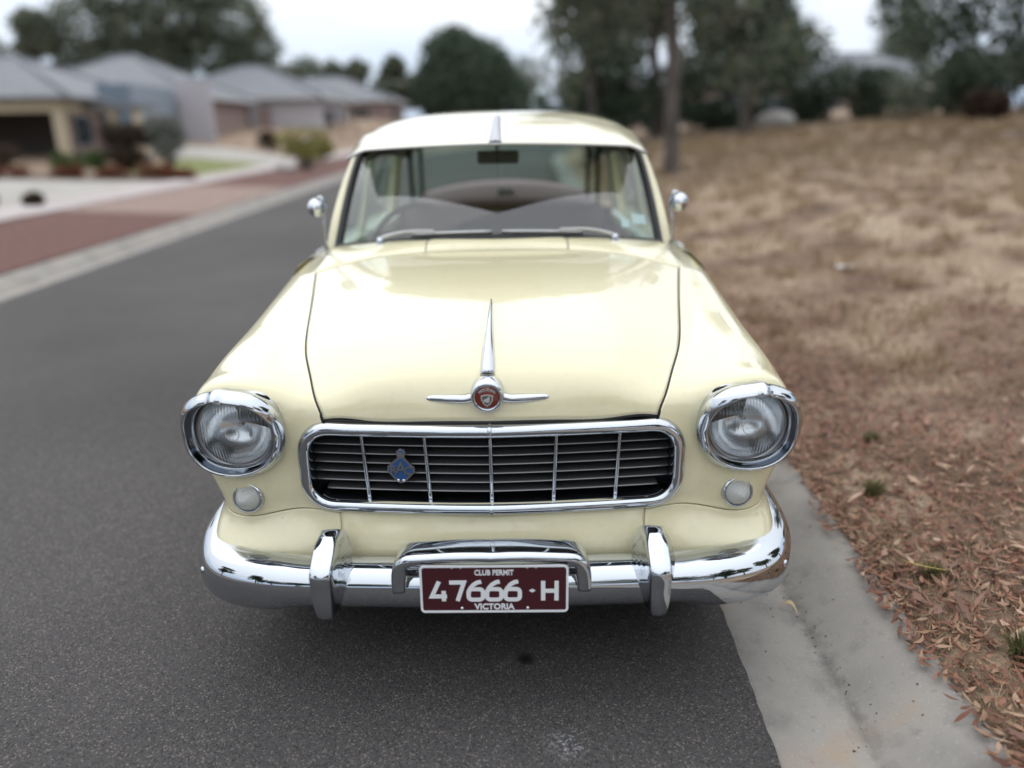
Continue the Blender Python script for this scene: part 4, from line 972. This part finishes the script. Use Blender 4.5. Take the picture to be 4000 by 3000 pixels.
# dry tussocks that break up the slope
def tussocks(n, seed):
    r = np.random.default_rng(seed); CC, SS = [], []
    x, y = scatter(n, 2.2, 24, .5, 13, 1.0, seed)
    for X, Y in zip(x, y):
        m_ = 26; h = r.uniform(.07, .17)*(1+.02*Y); a = r.uniform(0, 6.283, m_); rr = r.random(m_)*h*.7; H = h*r.uniform(.5, 1.2, m_); l = r.uniform(.1, 1.1, m_); t = np.array([0, .5, 1.0]); wd = np.array([1, .7, .08])*.0035*(1+.10*Y)
        rad = np.sin(l[:, None]*t)*H[:, None]*t; up = np.cos(l[:, None]*t)*H[:, None]*t
        CC.append(np.stack([X+np.cos(a)[:, None]*(rr[:, None]+rad), Y+np.sin(a)[:, None]*(rr[:, None]+rad), tz(X, Y)-.01+up], 2))
        b = r.uniform(0, 6.283, m_); SS.append(np.stack([np.cos(b)[:, None]*wd, np.sin(b)[:, None]*wd, 0*up], 2))
    C, S = np.concatenate(CC), np.concatenate(SS); return tag(strips_mesh('dry_tussocks', C-S, C+S, M['straw']), 'tussocks of pale dead grass scattered over the slope', 'dry grass', kind='stuff')
tussocks(1500, 31)
# single leaves lying on top
leafA, leafB, _ = leaf_mesh(14, .078, .0165, 9); LM = []
M['leafone'] = island('single_dead_leaf', [(.12, .05, .032), (.20, .09, .06), (.28, .15, .105), (.36, .23, .165)], .55, .1)
for k in range(14):
    me = strips_mesh('fallen_leaf', leafA[k:k+1], leafB[k:k+1], M['leafone'])
    LM.append(me.data); bpy.data.objects.remove(me)
tints = [(.15, .070, .045), (.22, .10, .064), (.28, .145, .095), (.42, .275, .185), (.18, .085, .058)]
tm = [mat('fallen_leaf_tone', c, .55) for c in tints]
for k, me in enumerate(LM): me.materials[0] = tm[k % 5]
rl = np.random.default_rng(41); cnt = 0
while cnt < 230:
    y = -.62+3.0*rl.random()**1.5; d = .05+1.7*rl.random()**1.3; x = float(edge_r(y))+KW+d
    if x > 1.9+.62*(y+.6): continue
    o = link('fallen_leaf', LM[cnt % 14]); s = rl.uniform(.6, 1.25); o.scale = (s, s, s); o.location = (x, y, max(tz(x, y), .09)+.022+.012*rl.random()); o.rotation_euler = (rl.normal(0, .25), rl.normal(0, .25), rl.uniform(0, 6.28))
    tag(o, 'dry brown gum leaf lying loose on top of the verge litter', 'leaf', 'gum leaves lying on the verge'); cnt += 1
def one_leaf(name, loc, L0, W0, rz, m, label, arch):
    t = np.linspace(0, 1, 9); w = W0*np.sin(np.pi*np.clip(t*.96+.03, 0, 1))**.8
    c = np.stack([(t-.5)*L0, .35*L0*(4*(t-.5)**2), arch*np.sin(np.pi*t)], 1)
    A = c+np.stack([0*t, -w/2, .3*w], 1); B = c+np.stack([0*t, w/2, 0*t], 1)
    o = strips_mesh(name, A[None], B[None], m); o.location = loc; o.rotation_euler = (0, 0, rz); return tag(o, label, 'leaf')
one_leaf('fallen_leaf', (.945, .43, -.012), .062, .013, 2.6, mat('straw_leaf', (.50, .36, .19), .6), 'curled tan leaf lying alone in the concrete gutter', .022)
one_leaf('fallen_leaf', (1.345, .40, .135), .16, .013, -.5, mat('yellow_leaf', (.34, .29, .05), .5), 'long yellow green leaf lying on the litter beside the kerb', .02)
# grit caught in the gutter crease
rg = np.random.default_rng(91); V, F = [], []
for k in range(200):
    y = -.6+4*rg.random()**1.3; o_ = rg.normal(.258, .02) if k % 3 else rg.uniform(.02, .5); s_ = rg.uniform(.0015, .0048); x = float(edge_r(y))+o_; z = float(np.interp(o_, KPd[:, 0], KPd[:, 1])); b0 = len(V)
    for q in ((1, 0, .1), (-.4, .9, 0), (-.7, -.8, 0), (.1, 0, 1.1), (.2, .1, -.5)): V.append((x+s_*q[0]*rg.uniform(.7, 1.3), y+s_*q[1]*rg.uniform(.7, 1.3), z+.001+s_*q[2]*.7))
    F += [(b0+a, b0+b, b0+c) for a, b, c in ((0, 1, 3), (1, 2, 3), (2, 0, 3), (1, 0, 4), (2, 1, 4), (0, 2, 4))]
tag(mesh_obj('gutter_grit', V, F, mat('dark_grit', (.07, .06, .05), .9), smooth=False), 'dark grit and crumbs caught in the concrete gutter crease', 'grit', kind='stuff')
# scrap of paper on the slope
V = []; r_ = np.random.default_rng(3)
for i in range(6):
    for j in range(5): V.append((-.07+.028*i+r_.normal(0, .004), -.045+.022*j+r_.normal(0, .004), .012+r_.random()*.03))
pp = mesh_obj('paper_scrap', V, grid(6, 5), M['white'], smooth=False); pp.location = (2.89, 4.88, tz(2.89, 4.88)+.02); tag(pp, 'crumpled scrap of white paper lying on the dry grass slope', 'paper')
# green-brown tufts near the kerb
def tuft(x, y, h, n, seed, label):
    r = np.random.default_rng(seed); a = r.uniform(0, 6.283, n); rr = r.random(n)*h*.35; H = h*r.uniform(.5, 1.15, n); l = r.uniform(.1, 1.0, n)
    t = np.linspace(0, 1, 5); wd = np.array([1, .9, .7, .45, .05])*.0028
    rad = np.sin(l[:, None]*t)*H[:, None]*t; up = np.cos(l[:, None]*t)*H[:, None]*t
    C = np.stack([np.cos(a)[:, None]*(rr[:, None]+rad), np.sin(a)[:, None]*(rr[:, None]+rad), up], 2)
    b = r.uniform(0, 6.283, n); S = np.stack([np.cos(b)[:, None]*wd, np.sin(b)[:, None]*wd, 0*up], 2)
    o = strips_mesh('grass_tuft', C-S, C+S, M['green_tuft']); o.location = (x, y, tz(x, y)-.003); tag(o, label, 'grass', 'grass tufts on the verge')
for k, (x, y, h, n) in enumerate([(1.42, .02, .085, 260), (1.44, .98, .075, 240), (1.95, .68, .10, 260), (1.50, -.25, .06, 160), (1.38, .42, .06, 160), (1.66, 1.5, .06, 130), (1.48, 2.6, .07, 130)]):
    tuft(x, y, h, n, 60+k, 'small tuft of green and straw grass growing through the verge litter')

# ------------------------------------------------------------------ trees and shrubs
M['bark'] = noisy(mat('gum_bark', (.25, .21, .18), .9), [(.04, .034, .03), (.09, .076, .066), (.20, .17, .15)], 3, 8, stretch=(6, 6, .8), bump=.6, bscale=10, bdist=.03)
FOL = {
 'gum':    [(.022, .030, .022), (.040, .052, .036), (.062, .072, .050), (.085, .088, .060), (.048, .050, .032)],
 'dark':   [(.014, .022, .016), (.026, .040, .027), (.042, .056, .036), (.030, .036, .026)],
 'pine':   [(.022, .034, .024), (.038, .054, .036), (.060, .078, .052)],
 'yellow': [(.16, .16, .04), (.26, .25, .07), (.36, .33, .12), (.20, .17, .06)],
 'russet': [(.035, .022, .016), (.060, .036, .024), (.085, .055, .036), (.045, .042, .024)],
 'pale':   [(.05, .06, .05), (.10, .12, .10), (.40, .40, .38), (.06, .07, .05)],
 'red':    [(.16, .03, .02), (.25, .055, .03), (.10, .06, .03), (.07, .08, .03)],
 'green':  [(.035, .065, .02), (.06, .10, .03), (.09, .13, .045)],
}
FOL = {k: [tuple(q*(2.5 if k == 'gum' else 2.2 if k in ('pine', 'dark') else 1) for q in c) for c in v] for k, v in FOL.items()}
FM = {k: island('foliage_'+k, v, .6, .25, spec=.2) for k, v in FOL.items()}
def limb(P0, P1, r0, r1, rng, wob=.06, seg=7):
    P0, P1 = np.array(P0, float), np.array(P1, float); L_ = np.linalg.norm(P1-P0); pts = []
    for q in np.linspace(0, 1, seg): pts.append(P0*(1-q)+P1*q+rng.normal(0, wob*L_*.35, 3)*math.sin(math.pi*q))
    return pts, list(np.linspace(r0, r1, seg))
def wood(name, limbs, m, parent):
    V, F = [], []
    for pts, rad in limbs:
        P = np.array(pts); T = np.gradient(P, axis=0); T /= np.linalg.norm(T, axis=1)[:, None]; b0 = len(V); sg = 8
        for p, t_, r_ in zip(P, T, rad):
            s_ = np.cross(t_, (.3, 1, .1)); s_ /= np.linalg.norm(s_); w = np.cross(s_, t_)
            for k in range(sg): a = 6.283*k/sg; V.append(p+r_*(math.cos(a)*s_+math.sin(a)*w))
        for i in range(len(P)-1):
            for k in range(sg): F.append((b0+i*sg+k, b0+i*sg+(k+1) % sg, b0+(i+1)*sg+(k+1) % sg, b0+(i+1)*sg+k))
    return mesh_obj(name, V, F, m, parent)
def leaves(name, blobs, n, size, m, parent, rng, droop=.0, hollow=.35, flat=.8):
    """n leaf cards of four corners through a set of blobs (centre, radii)"""
    vol = np.array([b[1][0]*b[1][1]*b[1][2] for b in blobs])**.75; ix = rng.choice(len(blobs), n, p=vol/vol.sum())
    C = np.array([b[0] for b in blobs])[ix]; Rr = np.array([b[1] for b in blobs])[ix]
    d = rng.normal(0, 1, (n, 3)); d /= np.linalg.norm(d, axis=1)[:, None]; rad = (hollow+(1-hollow)*rng.random(n)**.6)[:, None]*rng.uniform(.75, 1.12, (n, 1))
    P = C+d*Rr*rad; P[:, 2] -= droop*rng.random(n)**2
    # small twigs: cards gather in little sprays
    sp = rng.integers(0, max(1, n//7), n); off = rng.normal(0, 1, (max(1, n//7), 3))*size*.0; P += off[sp]
    a = rng.normal(0, 1, (n, 3)); a[:, 2] -= .6*(droop > 0); a /= np.linalg.norm(a, axis=1)[:, None]; b = np.cross(a, rng.normal(0, 1, (n, 3))); b /= np.linalg.norm(b, axis=1)[:, None]
    s = size*rng.uniform(.55, 1.35, (n, 1)); A, B = a*s, b*s*.42
    V = np.stack([P-A, P-B*.9+A*.1, P+A, P+B*.9+A*.1], 1).reshape(-1, 3)
    return big_mesh(name, V, 4, m, parent)
def tree(name, label, x, y, h, trunk_h, blobs, n, size, fol, r0=.2, lean=(0, 0), group=None, seed=1, droop=0, hollow=.35, cat='tree', stems=1):
    rng = np.random.default_rng(seed); z0 = tz(x, y)-.05; t = thing(name, label, cat, (x, y, z0), group)
    top = np.array([lean[0], lean[1], trunk_h]); lb = []
    if trunk_h > 0:
        lb.append(limb((0, 0, 0), top, r0, r0*.62, rng, .012, 9))
        for c, rr in blobs:
            q = rng.uniform(.55, 1); st = top*q; lb.append(limb(st, np.array(c)+rng.normal(0, .15, 3)*np.array(rr), r0*.42, r0*.07, rng, .12))
        wood('trunk', lb, M['bark'], t)
    else:
        for c, rr in blobs: lb.append(limb((rng.normal(0, .06), rng.normal(0, .06), 0), np.array(c), r0, r0*.2, rng, .1, 5))
        wood('stem', lb, M['bark'], t)
    leaves('crown', blobs, n, size, FM[fol], t, rng, droop, hollow)
    return t
def blobset(rng, n, box_, r, zc=1.0):
    out = []
    for _ in range(n):
        c = [rng.uniform(a, b) for a, b in box_]; k = rng.uniform(.7, 1.3); out.append((c, (r*k*rng.uniform(.8, 1.3), r*k*rng.uniform(.8, 1.3), r*k*zc*rng.uniform(.7, 1.1))))
    return out
g = np.random.default_rng(77)
# gum beside the street, its trunk standing clear of the car roof
tree('gum_tree', 'tall gum tree with bare grey trunk standing alone on the dry grass slope', 3.52, 16.0, 9, 6.5,
     blobset(g, 26, ((-2.6, 2.8), (-1.5, 2.5), (3.0, 8.5)), .75)+[((-2.2, 1.2, 2.6), (.7, .7, .6)), ((1.7, 1.0, 2.5), (.8, .7, .55)), ((2.6, .8, 3.0), (.7, .7, .6))], 10000, .10, 'gum', .17, (-.25, .1), seed=5, droop=.7)
# grove of dark gums behind it
for k, (x, y, h) in enumerate([(2.6, 26, 10), (5.2, 28, 11), (7.6, 25, 10), (4.2, 33, 12), (8.6, 31, 8)]):
    tree('gum_tree', 'dark dense gum in the grove beyond the lone grey trunked gum', x, y, h, h*.5, blobset(g, 22, ((-2.1, 2.1), (-1.5, 1.5), (1.4, h-1)), .85), 6500, .15, 'dark', .22, (g.uniform(-.5, .5), 0), 'dark gums of the grove', 100+k, .5)
# gum overhanging from the right
tree('gum_tree', 'gum with low drooping boughs hanging over the hedge on the slope', 11.5, 15.0, 9, 5.5,
     blobset(g, 26, ((-3.6, 2.0), (-1.5, 2), (1.9, 7)), .75)+[((-3.9, -.3, 2.6), (.5, .5, .6)), ((-3.6, -.2, 3.4), (.6, .6, .6))], 10500, .10, 'dark', .24, (.3, 0), seed=8, droop=.7)
# hedge of separate shrubs along the top of the slope
for k, (x, y, h, w, f) in enumerate([(7.4, 29, 1.3, 1.3, 'dark'), (9.0, 29.5, .9, 1.0, 'dark'), (10.9, 28.5, 1.9, 1.6, 'dark'), (12.4, 27, 2.1, 1.5, 'dark'), (13.4, 25, 2.3, 1.6, 'gum'), (13.6, 22.6, 2.2, 1.5, 'dark'), (15.0, 22.5, 2.4, 1.6, 'gum'), (15.4, 20.4, 1.7, 1.2, 'dark'), (12.9, 20.6, .8, .9, 'russet'), (5.6, 30, 1.2, 1.2, 'dark')]):
    tree('shrub', 'low russet brown shrub at the foot of the hedge' if f == 'russet' else 'grey green loose hedge shrub among the darker ones' if f == 'gum' else 'bushy dark green hedge shrub along the top of the dry slope', x, y, h, 0, blobset(g, 6, ((-w*.55, w*.55), (-.5, .5), (.35, h*.72)), w*.45, .9), 3200, .10, f, .04, group='hedge shrubs on the slope', seed=200+k, cat='shrub')
# rounded tree at the end of the street
tree('rounded_tree', 'rounded dense green tree standing at the bend of the street', -5.4, 88, 10.5, 3, [((0, 0, 4.6), (5.2, 4.5, 4.4)), ((-1.4, 0, 7.0), (3.4, 3.3, 3.0)), ((1.8, 0, 5.4), (3.6, 3.5, 3.4)), ((-3.2, 0, 3.6), (2.8, 3.0, 3.2)), ((4.4, 0, 3.0), (3.0, 2.6, 2.8)), ((-.6, 0, 8.2), (2.2, 2.2, 1.9))], 26000, .30, 'pine', .35, seed=9, hollow=.6)
# big spreading tree behind the grey-roofed houses
tree('spreading_tree', 'broad spreading gum rising behind the low grey roofed houses', -27.0, 64, 13, 6, [((-6.5, 0, 7.0), (3.2, 3, 2.6)), ((-3.6, 0, 9.6), (3.0, 3, 2.6)), ((0, 0, 11.3), (3.2, 3, 2.8)), ((3.0, 0, 9.8), (2.8, 3, 2.4)), ((5.2, 0, 7.2), (2.8, 3, 2.4)), ((1.0, 0, 7.2), (3.0, 3, 2.2)), ((-2.6, 0, 6.4), (2.8, 3, 2.0)), ((6.6, 0, 5.2), (2.2, 2.5, 1.8)), ((3.4, 0, 4.8), (2.6, 2.5, 2.0)), ((-1, 0, 4.2), (3, 2.5, 1.8)), ((-5, 0, 4.4), (2.6, 2.5, 1.8)), ((5.4, 0, 3.6), (2.6, 2.5, 1.8)), ((-8, 0, 3.6), (2, 2, 1.6)), ((-.5, 0, 5.6), (2.6, 2, 1.6)), ((1.8, 0, 6.0), (2, 2, 1.4))], 22000, .26, 'gum', .45, seed=10, hollow=.5)
tree('slender_tree', 'slender small crowned gum standing apart beyond the carport house', -36.5, 62, 9, 5.2, [((0, 0, 6.8), (1.7, 1.6, 1.4)), ((-.8, 0, 5.2), (1.2, 1.2, .9)), ((1.0, 0, 5.6), (1.2, 1.2, 1.0))], 4200, .22, 'gum', .16, seed=12, hollow=.4)
for k, (x, y, h, w) in enumerate([(-19, 92, 6.4, 3.0), (-14.5, 96, 7.6, 2.4), (-24, 90, 6.2, 3.5), (-11.4, 100, 6.8, 1.9), (8, 98, 9, 4), (14, 92, 9, 4), (20, 96, 9.5, 4), (28, 90, 9, 4), (-44, 85, 7, 5), (-54, 80, 8, 5), (-10.2, 92, 5.2, 2.2), (-13, 90, 4.6, 2.0), (-1, 112, 8, 5)]):
    tree('distant_tree', 'low distant tree on the skyline behind the houses of the street', x, y, h, h*.4, blobset(g, 7, ((-w*.6, w*.6), (-1, 1), (h*.35, h*.82)), w*.5), 4200, .30, 'gum', .2, group='distant trees on the skyline', seed=300+k, hollow=.5)
for k, (x, y, h, w) in enumerate([(36, 74, 9, 4.5), (46, 66, 8, 4.5), (58, 72, 9, 5), (52, 48, 9, 5), (66, 40, 9, 5), (40, 34, 8, 4)]):
    tree('hill_tree', 'low tree on the skyline beyond the dry slope', x, y, h, h*.4, blobset(g, 7, ((-w*.6, w*.6), (-1, 1), (h*.3, h*.82)), w*.5), 3000, .30, 'gum', .2, group='trees beyond the dry slope', seed=350+k, hollow=.5)
# bough at the upper left corner belongs to a tree beside the carport house
tree('street_gum', 'tall thin gum beside the carport house with one bough over the roof', -24.5, 30, 8.5, 6, [((0, 0, 7.2), (1.3, 1.3, 1.2)), ((1.4, 0, 6.2), (.9, .8, .6)), ((-1.4, 0, 6.4), (1.2, 1.2, .8))], 4200, .14, 'gum', .16, seed=14)
# front-garden planting across the street
tree('yellow_shrub', 'yellow green feathery shrub growing on the verge across the street', -7.85, 28.4, 1.75, 0, blobset(g, 16, ((-.85, .85), (-.5, .5), (.45, 1.5)), .30, .9), 2600, .06, 'yellow', .03, seed=15, cat='shrub')
tree('russet_shrub', 'dark russet rounded shrub in front of the grey panelled wall', -13.4, 26.2, 1.9, 0, blobset(g, 8, ((-.6, .6), (-.4, .4), (.4, 1.5)), .48), 4200, .08, 'russet', .04, seed=16, cat='shrub')
tree('flowering_shrub', 'tall shrub flecked with white flowers beside the russet shrub', -12.1, 26.0, 2.0, 0, blobset(g, 8, ((-.45, .45), (-.4, .4), (.4, 1.75)), .38), 3600, .06, 'pale', .04, seed=17, cat='shrub')
tree('green_shrub', 'fresh green low shrub at the foot of the carport post', -14.9, 25.5, .9, 0, blobset(g, 6, ((-.8, .8), (-.3, .3), (.2, .6)), .35), 2400, .06, 'green', .03, seed=18, cat='shrub')
tree('green_shrub', 'olive low shrub beside the carport opening', -18.2, 25.5, 1.1, 0, blobset(g, 6, ((-1.2, 1.2), (-.3, .3), (.2, .7)), .42), 2400, .06, 'russet', .03, seed=19, cat='shrub')
for k, (x, y, w) in enumerate([(-14.6, 21.2, .9), (-13.0, 21.4, .8), (-11.6, 21.6, .9), (-10.6, 21.8, .7), (-17.2, 21.3, .8), (-9.75, 21.6, .45)]):
    tree('red_flower_bush', 'low bush of red flowers edging the pale concrete driveway', x, y, .5, 0, blobset(g, 5, ((-w*.6, w*.6), (-.2, .2), (.12, .34)), .24), 1300, .045, 'red', .02, group='red flower bushes by the driveway', seed=400+k, cat='flower bush')
for k, (x, y) in enumerate([(-9.95, 13.1), (-9.15, 13.25)]):
    tree('clipped_bush', 'small round dark bush set in the pale concrete driveway edge', x, y, .36, 0, [((0, 0, .17), (.22, .22, .17)), ((.05, 0, .24), (.14, .14, .1))], 1100, .035, 'russet', .02, group='small round bushes by the driveway', seed=420+k, cat='bush')
for k, (x, y, w, f) in enumerate([(-9.4, 33, .7, 'green'), (-8.9, 35.5, .6, 'yellow'), (-12.5, 39, .9, 'russet'), (-10.5, 42, .9, 'green')]):
    tree('garden_shrub', 'small garden shrub farther along the houses across the street', x, y, 1, 0, blobset(g, 5, ((-w*.5, w*.5), (-.3, .3), (.2, .8)), w*.45), 1400, .07, f, .02, group='garden shrubs along the far houses', seed=440+k, cat='shrub')
def rock(x, y, s, seed, label, m):
    bm = bmesh.new(); bmesh.ops.create_icosphere(bm, subdivisions=3, radius=1)
    r = np.random.default_rng(seed); d = r.normal(0, 1, (9, 3)); d /= np.linalg.norm(d, axis=1)[:, None]
    for v in bm.verts:
        c = np.array(v.co); f = min(1, min(.62+.38*r_ for r_ in [1])); k = 1-.35*max(0, max(d@c)-.72); v.co = Vector(c*k*np.array(s))
    me = bpy.data.meshes.new('boulder'); bm.to_mesh(me); bm.free(); me.materials.append(m); o = link('boulder', me); o.location = (x, y, tz(x, y)+s[2]*.45); return tag(o, label, 'boulder')
M['stone'] = noisy(mat('pale_stone', (.4, .38, .35), .9), [(.22, .21, .20), (.40, .38, .36), (.52, .50, .47)], 3, 8, bump=.5)
rock(-8.35, 27.3, (.42, .35, .24), 1, 'grey boulder at the foot of the yellow shrub', M['stone'])
rock(9.4, 27.6, (.75, .5, .42), 2, 'large pale boulder below the hedge on the dry slope', M['stone'])

# ------------------------------------------------------------------ houses
M['roofgrey'] = noisy(mat('grey_roof_tile', (.17, .18, .2), .7), [(.15, .16, .18), (.20, .21, .23)], 2, 4)
M['brick'] = noisy(mat('pink_brick', (.3, .22, .2), .9), [(.24, .17, .155), (.32, .24, .22)], 5, 5)
M['render_cream'] = mat('cream_render', (.46, .39, .28), .85)
M['render_white'] = mat('pale_render', (.42, .40, .42), .85)
M['cladding'] = mat('blue_grey_cladding', (.16, .20, .25), .7)
M['cladding2'] = mat('light_blue_grey_cladding', (.24, .28, .33), .7)
M['pane'] = mat('window_pane', (.02, .025, .03), .08)
M['shade'] = mat('dark_garage_interior', (.05, .042, .036), .9)
M['frame'] = mat('window_frame', (.5, .5, .5), .5)
def hip_roof(parent, x0, x1, y0, y1, ze, zr, ov=.55, along='x', m=None):
    x0, x1, y0, y1 = x0-ov, x1+ov, y0-ov, y1+ov; w = min(x1-x0, y1-y0)/2
    if along == 'x': r0, r1 = (x0+w, (y0+y1)/2), (x1-w, (y0+y1)/2)
    else: r0, r1 = ((x0+x1)/2, y0+w), ((x0+x1)/2, y1-w)
    V = [(x0, y0, ze), (x1, y0, ze), (x1, y1, ze), (x0, y1, ze), (*r0, zr), (*r1, zr)]
    F = [(0, 1, 5, 4), (2, 3, 4, 5), (1, 2, 5), (3, 0, 4)] if along == 'x' else [(0, 1, 4), (1, 2, 5, 4), (2, 3, 5), (3, 0, 4, 5)]
    o = mesh_obj('roof', V, F+[(3, 2, 1, 0)], m or M['roofgrey'], parent, smooth=False)
    for a, b in (((x0, y0), (x1, y0)), ((x1, y0), (x1, y1)), ((x0, y0), (x0, y1))):
        box('gutter', min(a[0], b[0])-.06, max(a[0], b[0])+.06, min(a[1], b[1])-.06, max(a[1], b[1])+.06, ze-.20, ze-.012, M['frame'], o)
    for a, b in ((V[0], V[4]), (V[1], V[4 if along == 'y' else 5]), (V[2], V[5]), (V[3], V[5 if along == 'y' else 4]), (V[4], V[5])):
        tube('ridge_capping', [np.array(a)+[0, 0, .03], np.array(b)+[0, 0, .03]], .09, M['roofgrey'], o, seg=6)
    return o
def window(parent, x, y, z, w, h, face='y', n=2):
    """frame and panes on a wall facing -y or +x"""
    def bx(name, a0, a1, z0, z1, d0, d1, m, p):
        return box(name, a0, a1, y-d1, y-d0, z0, z1, m, p) if face == 'y' else box(name, x+d0, x+d1, a0, a1, z0, z1, m, p)
    c = x if face == 'y' else y
    f = bx('window', c-w/2, c+w/2, z, z+h, .0, .03, M['frame'], parent)
    for k in range(n):
        a = c-w/2+.05+(w-.05)/n*k; bx('pane', a, a+(w-.05)/n-.05, z+.05, z+h-.05, .028, .04, M['pane'], f)
def house(name, label, x0, x1, y0, y1, zb, ze, zr, m, along='x'):
    t = thing(name, label, 'house', ((x0+x1)/2, y0, zb)); t.location = (0, 0, 0)
    box('wall', x0, x1, y0, y1, zb-.6, ze-.1, m, t); hip_roof(t, x0, x1, y0, y1, ze, zr, along=along); return t
# carport house
h1 = house('carport_house', 'low grey roofed house with cream carport posts and dark opening', -30, -18.9, 32.5, 41, .55, 3.12, 5.1, M['brick'])
box('carport_back', -28, -18.95, 31.9, 32.4, .3, 2.7, M['shade'], h1)
box('carport_beam', -27.5, -17.15, 29.0, 29.35, 2.42, 2.86, M['render_cream'], h1)
box('carport_side_beam', -17.5, -17.15, 29.352, 32.4, 2.42, 2.86, M['render_cream'], h1)
for x in (-27.5, -22.3, -17.52): box('carport_post', x, x+.38, 29.02, 29.33, -.1, 2.418, M['render_cream'], h1)
box('carport_roof', -28, -16.7, 28.6, 32.6, 2.864, 2.98, M['roofgrey'], h1)
box('porch_roof', -18.7, -14.9, 30.6, 32.45, 2.55, 2.72, M['roofgrey'], h1)
for x in (-16.3, -15.3): box('porch_post', x, x+.28, 30.8, 31.08, .1, 2.545, M['render_cream'], h1)
window(h1, -18.88, 33.6, 1.1, 1.4, 1.3, 'x')
# panelled house with pale blade wall
h2 = house('panelled_house', 'grey roofed house with blue grey cladding and pale blade wall', -28, -17.7, 42.5, 52, 1.0, 3.6, 6.0, M['brick'])
box('cladding_panel', -18.85, -17.4, 35.2, 35.5, .3, 3.75, M['cladding'], h2); box('cladding_side', -17.7, -17.4, 35.502, 40.2, .3, 3.75, M['cladding2'], h2)
box('garage_roof', -18.8, -17.75, 35.62, 42.4, 3.0, 3.3, M['roofgrey'], h2)
box('blade_wall', -17.35, -15.65, 43.5-3.2, 43.8-3.2, .5, 4.15, M['render_white'], h2).location.y = -.0
window(h2, -17.38, 37.8, 1.0, 2.0, 1.5, 'x', 3)
# two more houses farther on
h3 = house('recessed_porch_house', 'long low grey roofed house with dark porch openings beyond the blade wall', -25, -13.6, 54, 64, 1.3, 3.9, 6.2, M['render_white'])
for x in (-21.0, -19.2): box('porch_opening', x, x+1.0, 53.9, 53.98, 1.2, 3.3, M['shade'], h3)
box('door', -17.6, -16.7, 53.9, 53.98, 1.3, 3.2, M['brick'], h3); window(h3, -13.58, 57.5, 1.6, 2.6, 1.5, 'x', 3); window(h3, -13.58, 61.2, 1.6, 1.6, 1.5, 'x', 2)
h4 = house('far_house', 'farthest grey roofed house half hidden behind the yellow shrub', -24, -11.2, 70, 80, 1.6, 4.2, 6.4, M['brick'])
for x in (-13.6, -16.2, -19): window(h4, x, 69.98, 2.0, 1.6, 1.4, 'y', 2)
window(h4, -11.18, 73.5, 2.0, 2.4, 1.5, 'x', 2)
# house on the rise behind the hedge, and one glimpsed through the grove
h5 = house('hilltop_house', 'grey roofed house on the rise behind the hedge with a roof vent', 18.5, 31, 54, 64, 1.7, 3.9, 6.3, M['brick'])
bx_ = box('roof_vent', 20.9, 21.5, 58.2, 58.8, 5.1, 5.9, M['roofgrey'], h5); window(h5, 21, 53.98, 2.0, 2.0, 1.4); window(h5, 26, 53.98, 2.0, 2.0, 1.4)
h6 = house('brick_house', 'brown brick house glimpsed between the grove trunks', 6.0, 15.5, 42, 50, 1.3, 3.6, 5.0, M['brick'])
for x in (8.6, 11.2, 13.8): window(h6, x, 41.98, 1.7, 1.7, 1.3)

# ------------------------------------------------------------------ what the chrome mirrors: trees behind the photographer's side of the street
for k, (x, y, h, f) in enumerate([(-11, -17, 8, 'gum'), (-4.5, -46, 11, 'gum'), (6.5, -24, 10, 'dark'), (12, -12, 8, 'gum'), (3.8, -44, 9, 'dark'), (-17, -32, 10, 'dark'), (16, -34, 11, 'gum'), (-9, -60, 12, 'dark'), (9, -62, 12, 'gum'), (9.5, 1.5, 7, 'dark'), (11.5, -4.5, 8, 'gum'), (-14, -5.5, 8, 'dark'), (-8.5, -24, 9, 'dark'), (1.5, -66, 13, 'dark'), (8.2, -15, 8, 'dark'), (-12, -36, 11, 'gum'), (5.6, -10.5, 7.5, 'dark'), (-8.4, -11.5, 8, 'dark')]):
    tree('roadside_tree', 'roadside gum tree standing up the street and mirrored in the chrome bumper', x, y, h, h*.45, blobset(g, 9, ((-h*.22, h*.22), (-h*.2, h*.2), (h*.35, h*.85)), h*.17), 3000, .24, f, .2, group='roadside trees mirrored in the chrome', seed=500+k, hollow=.5)
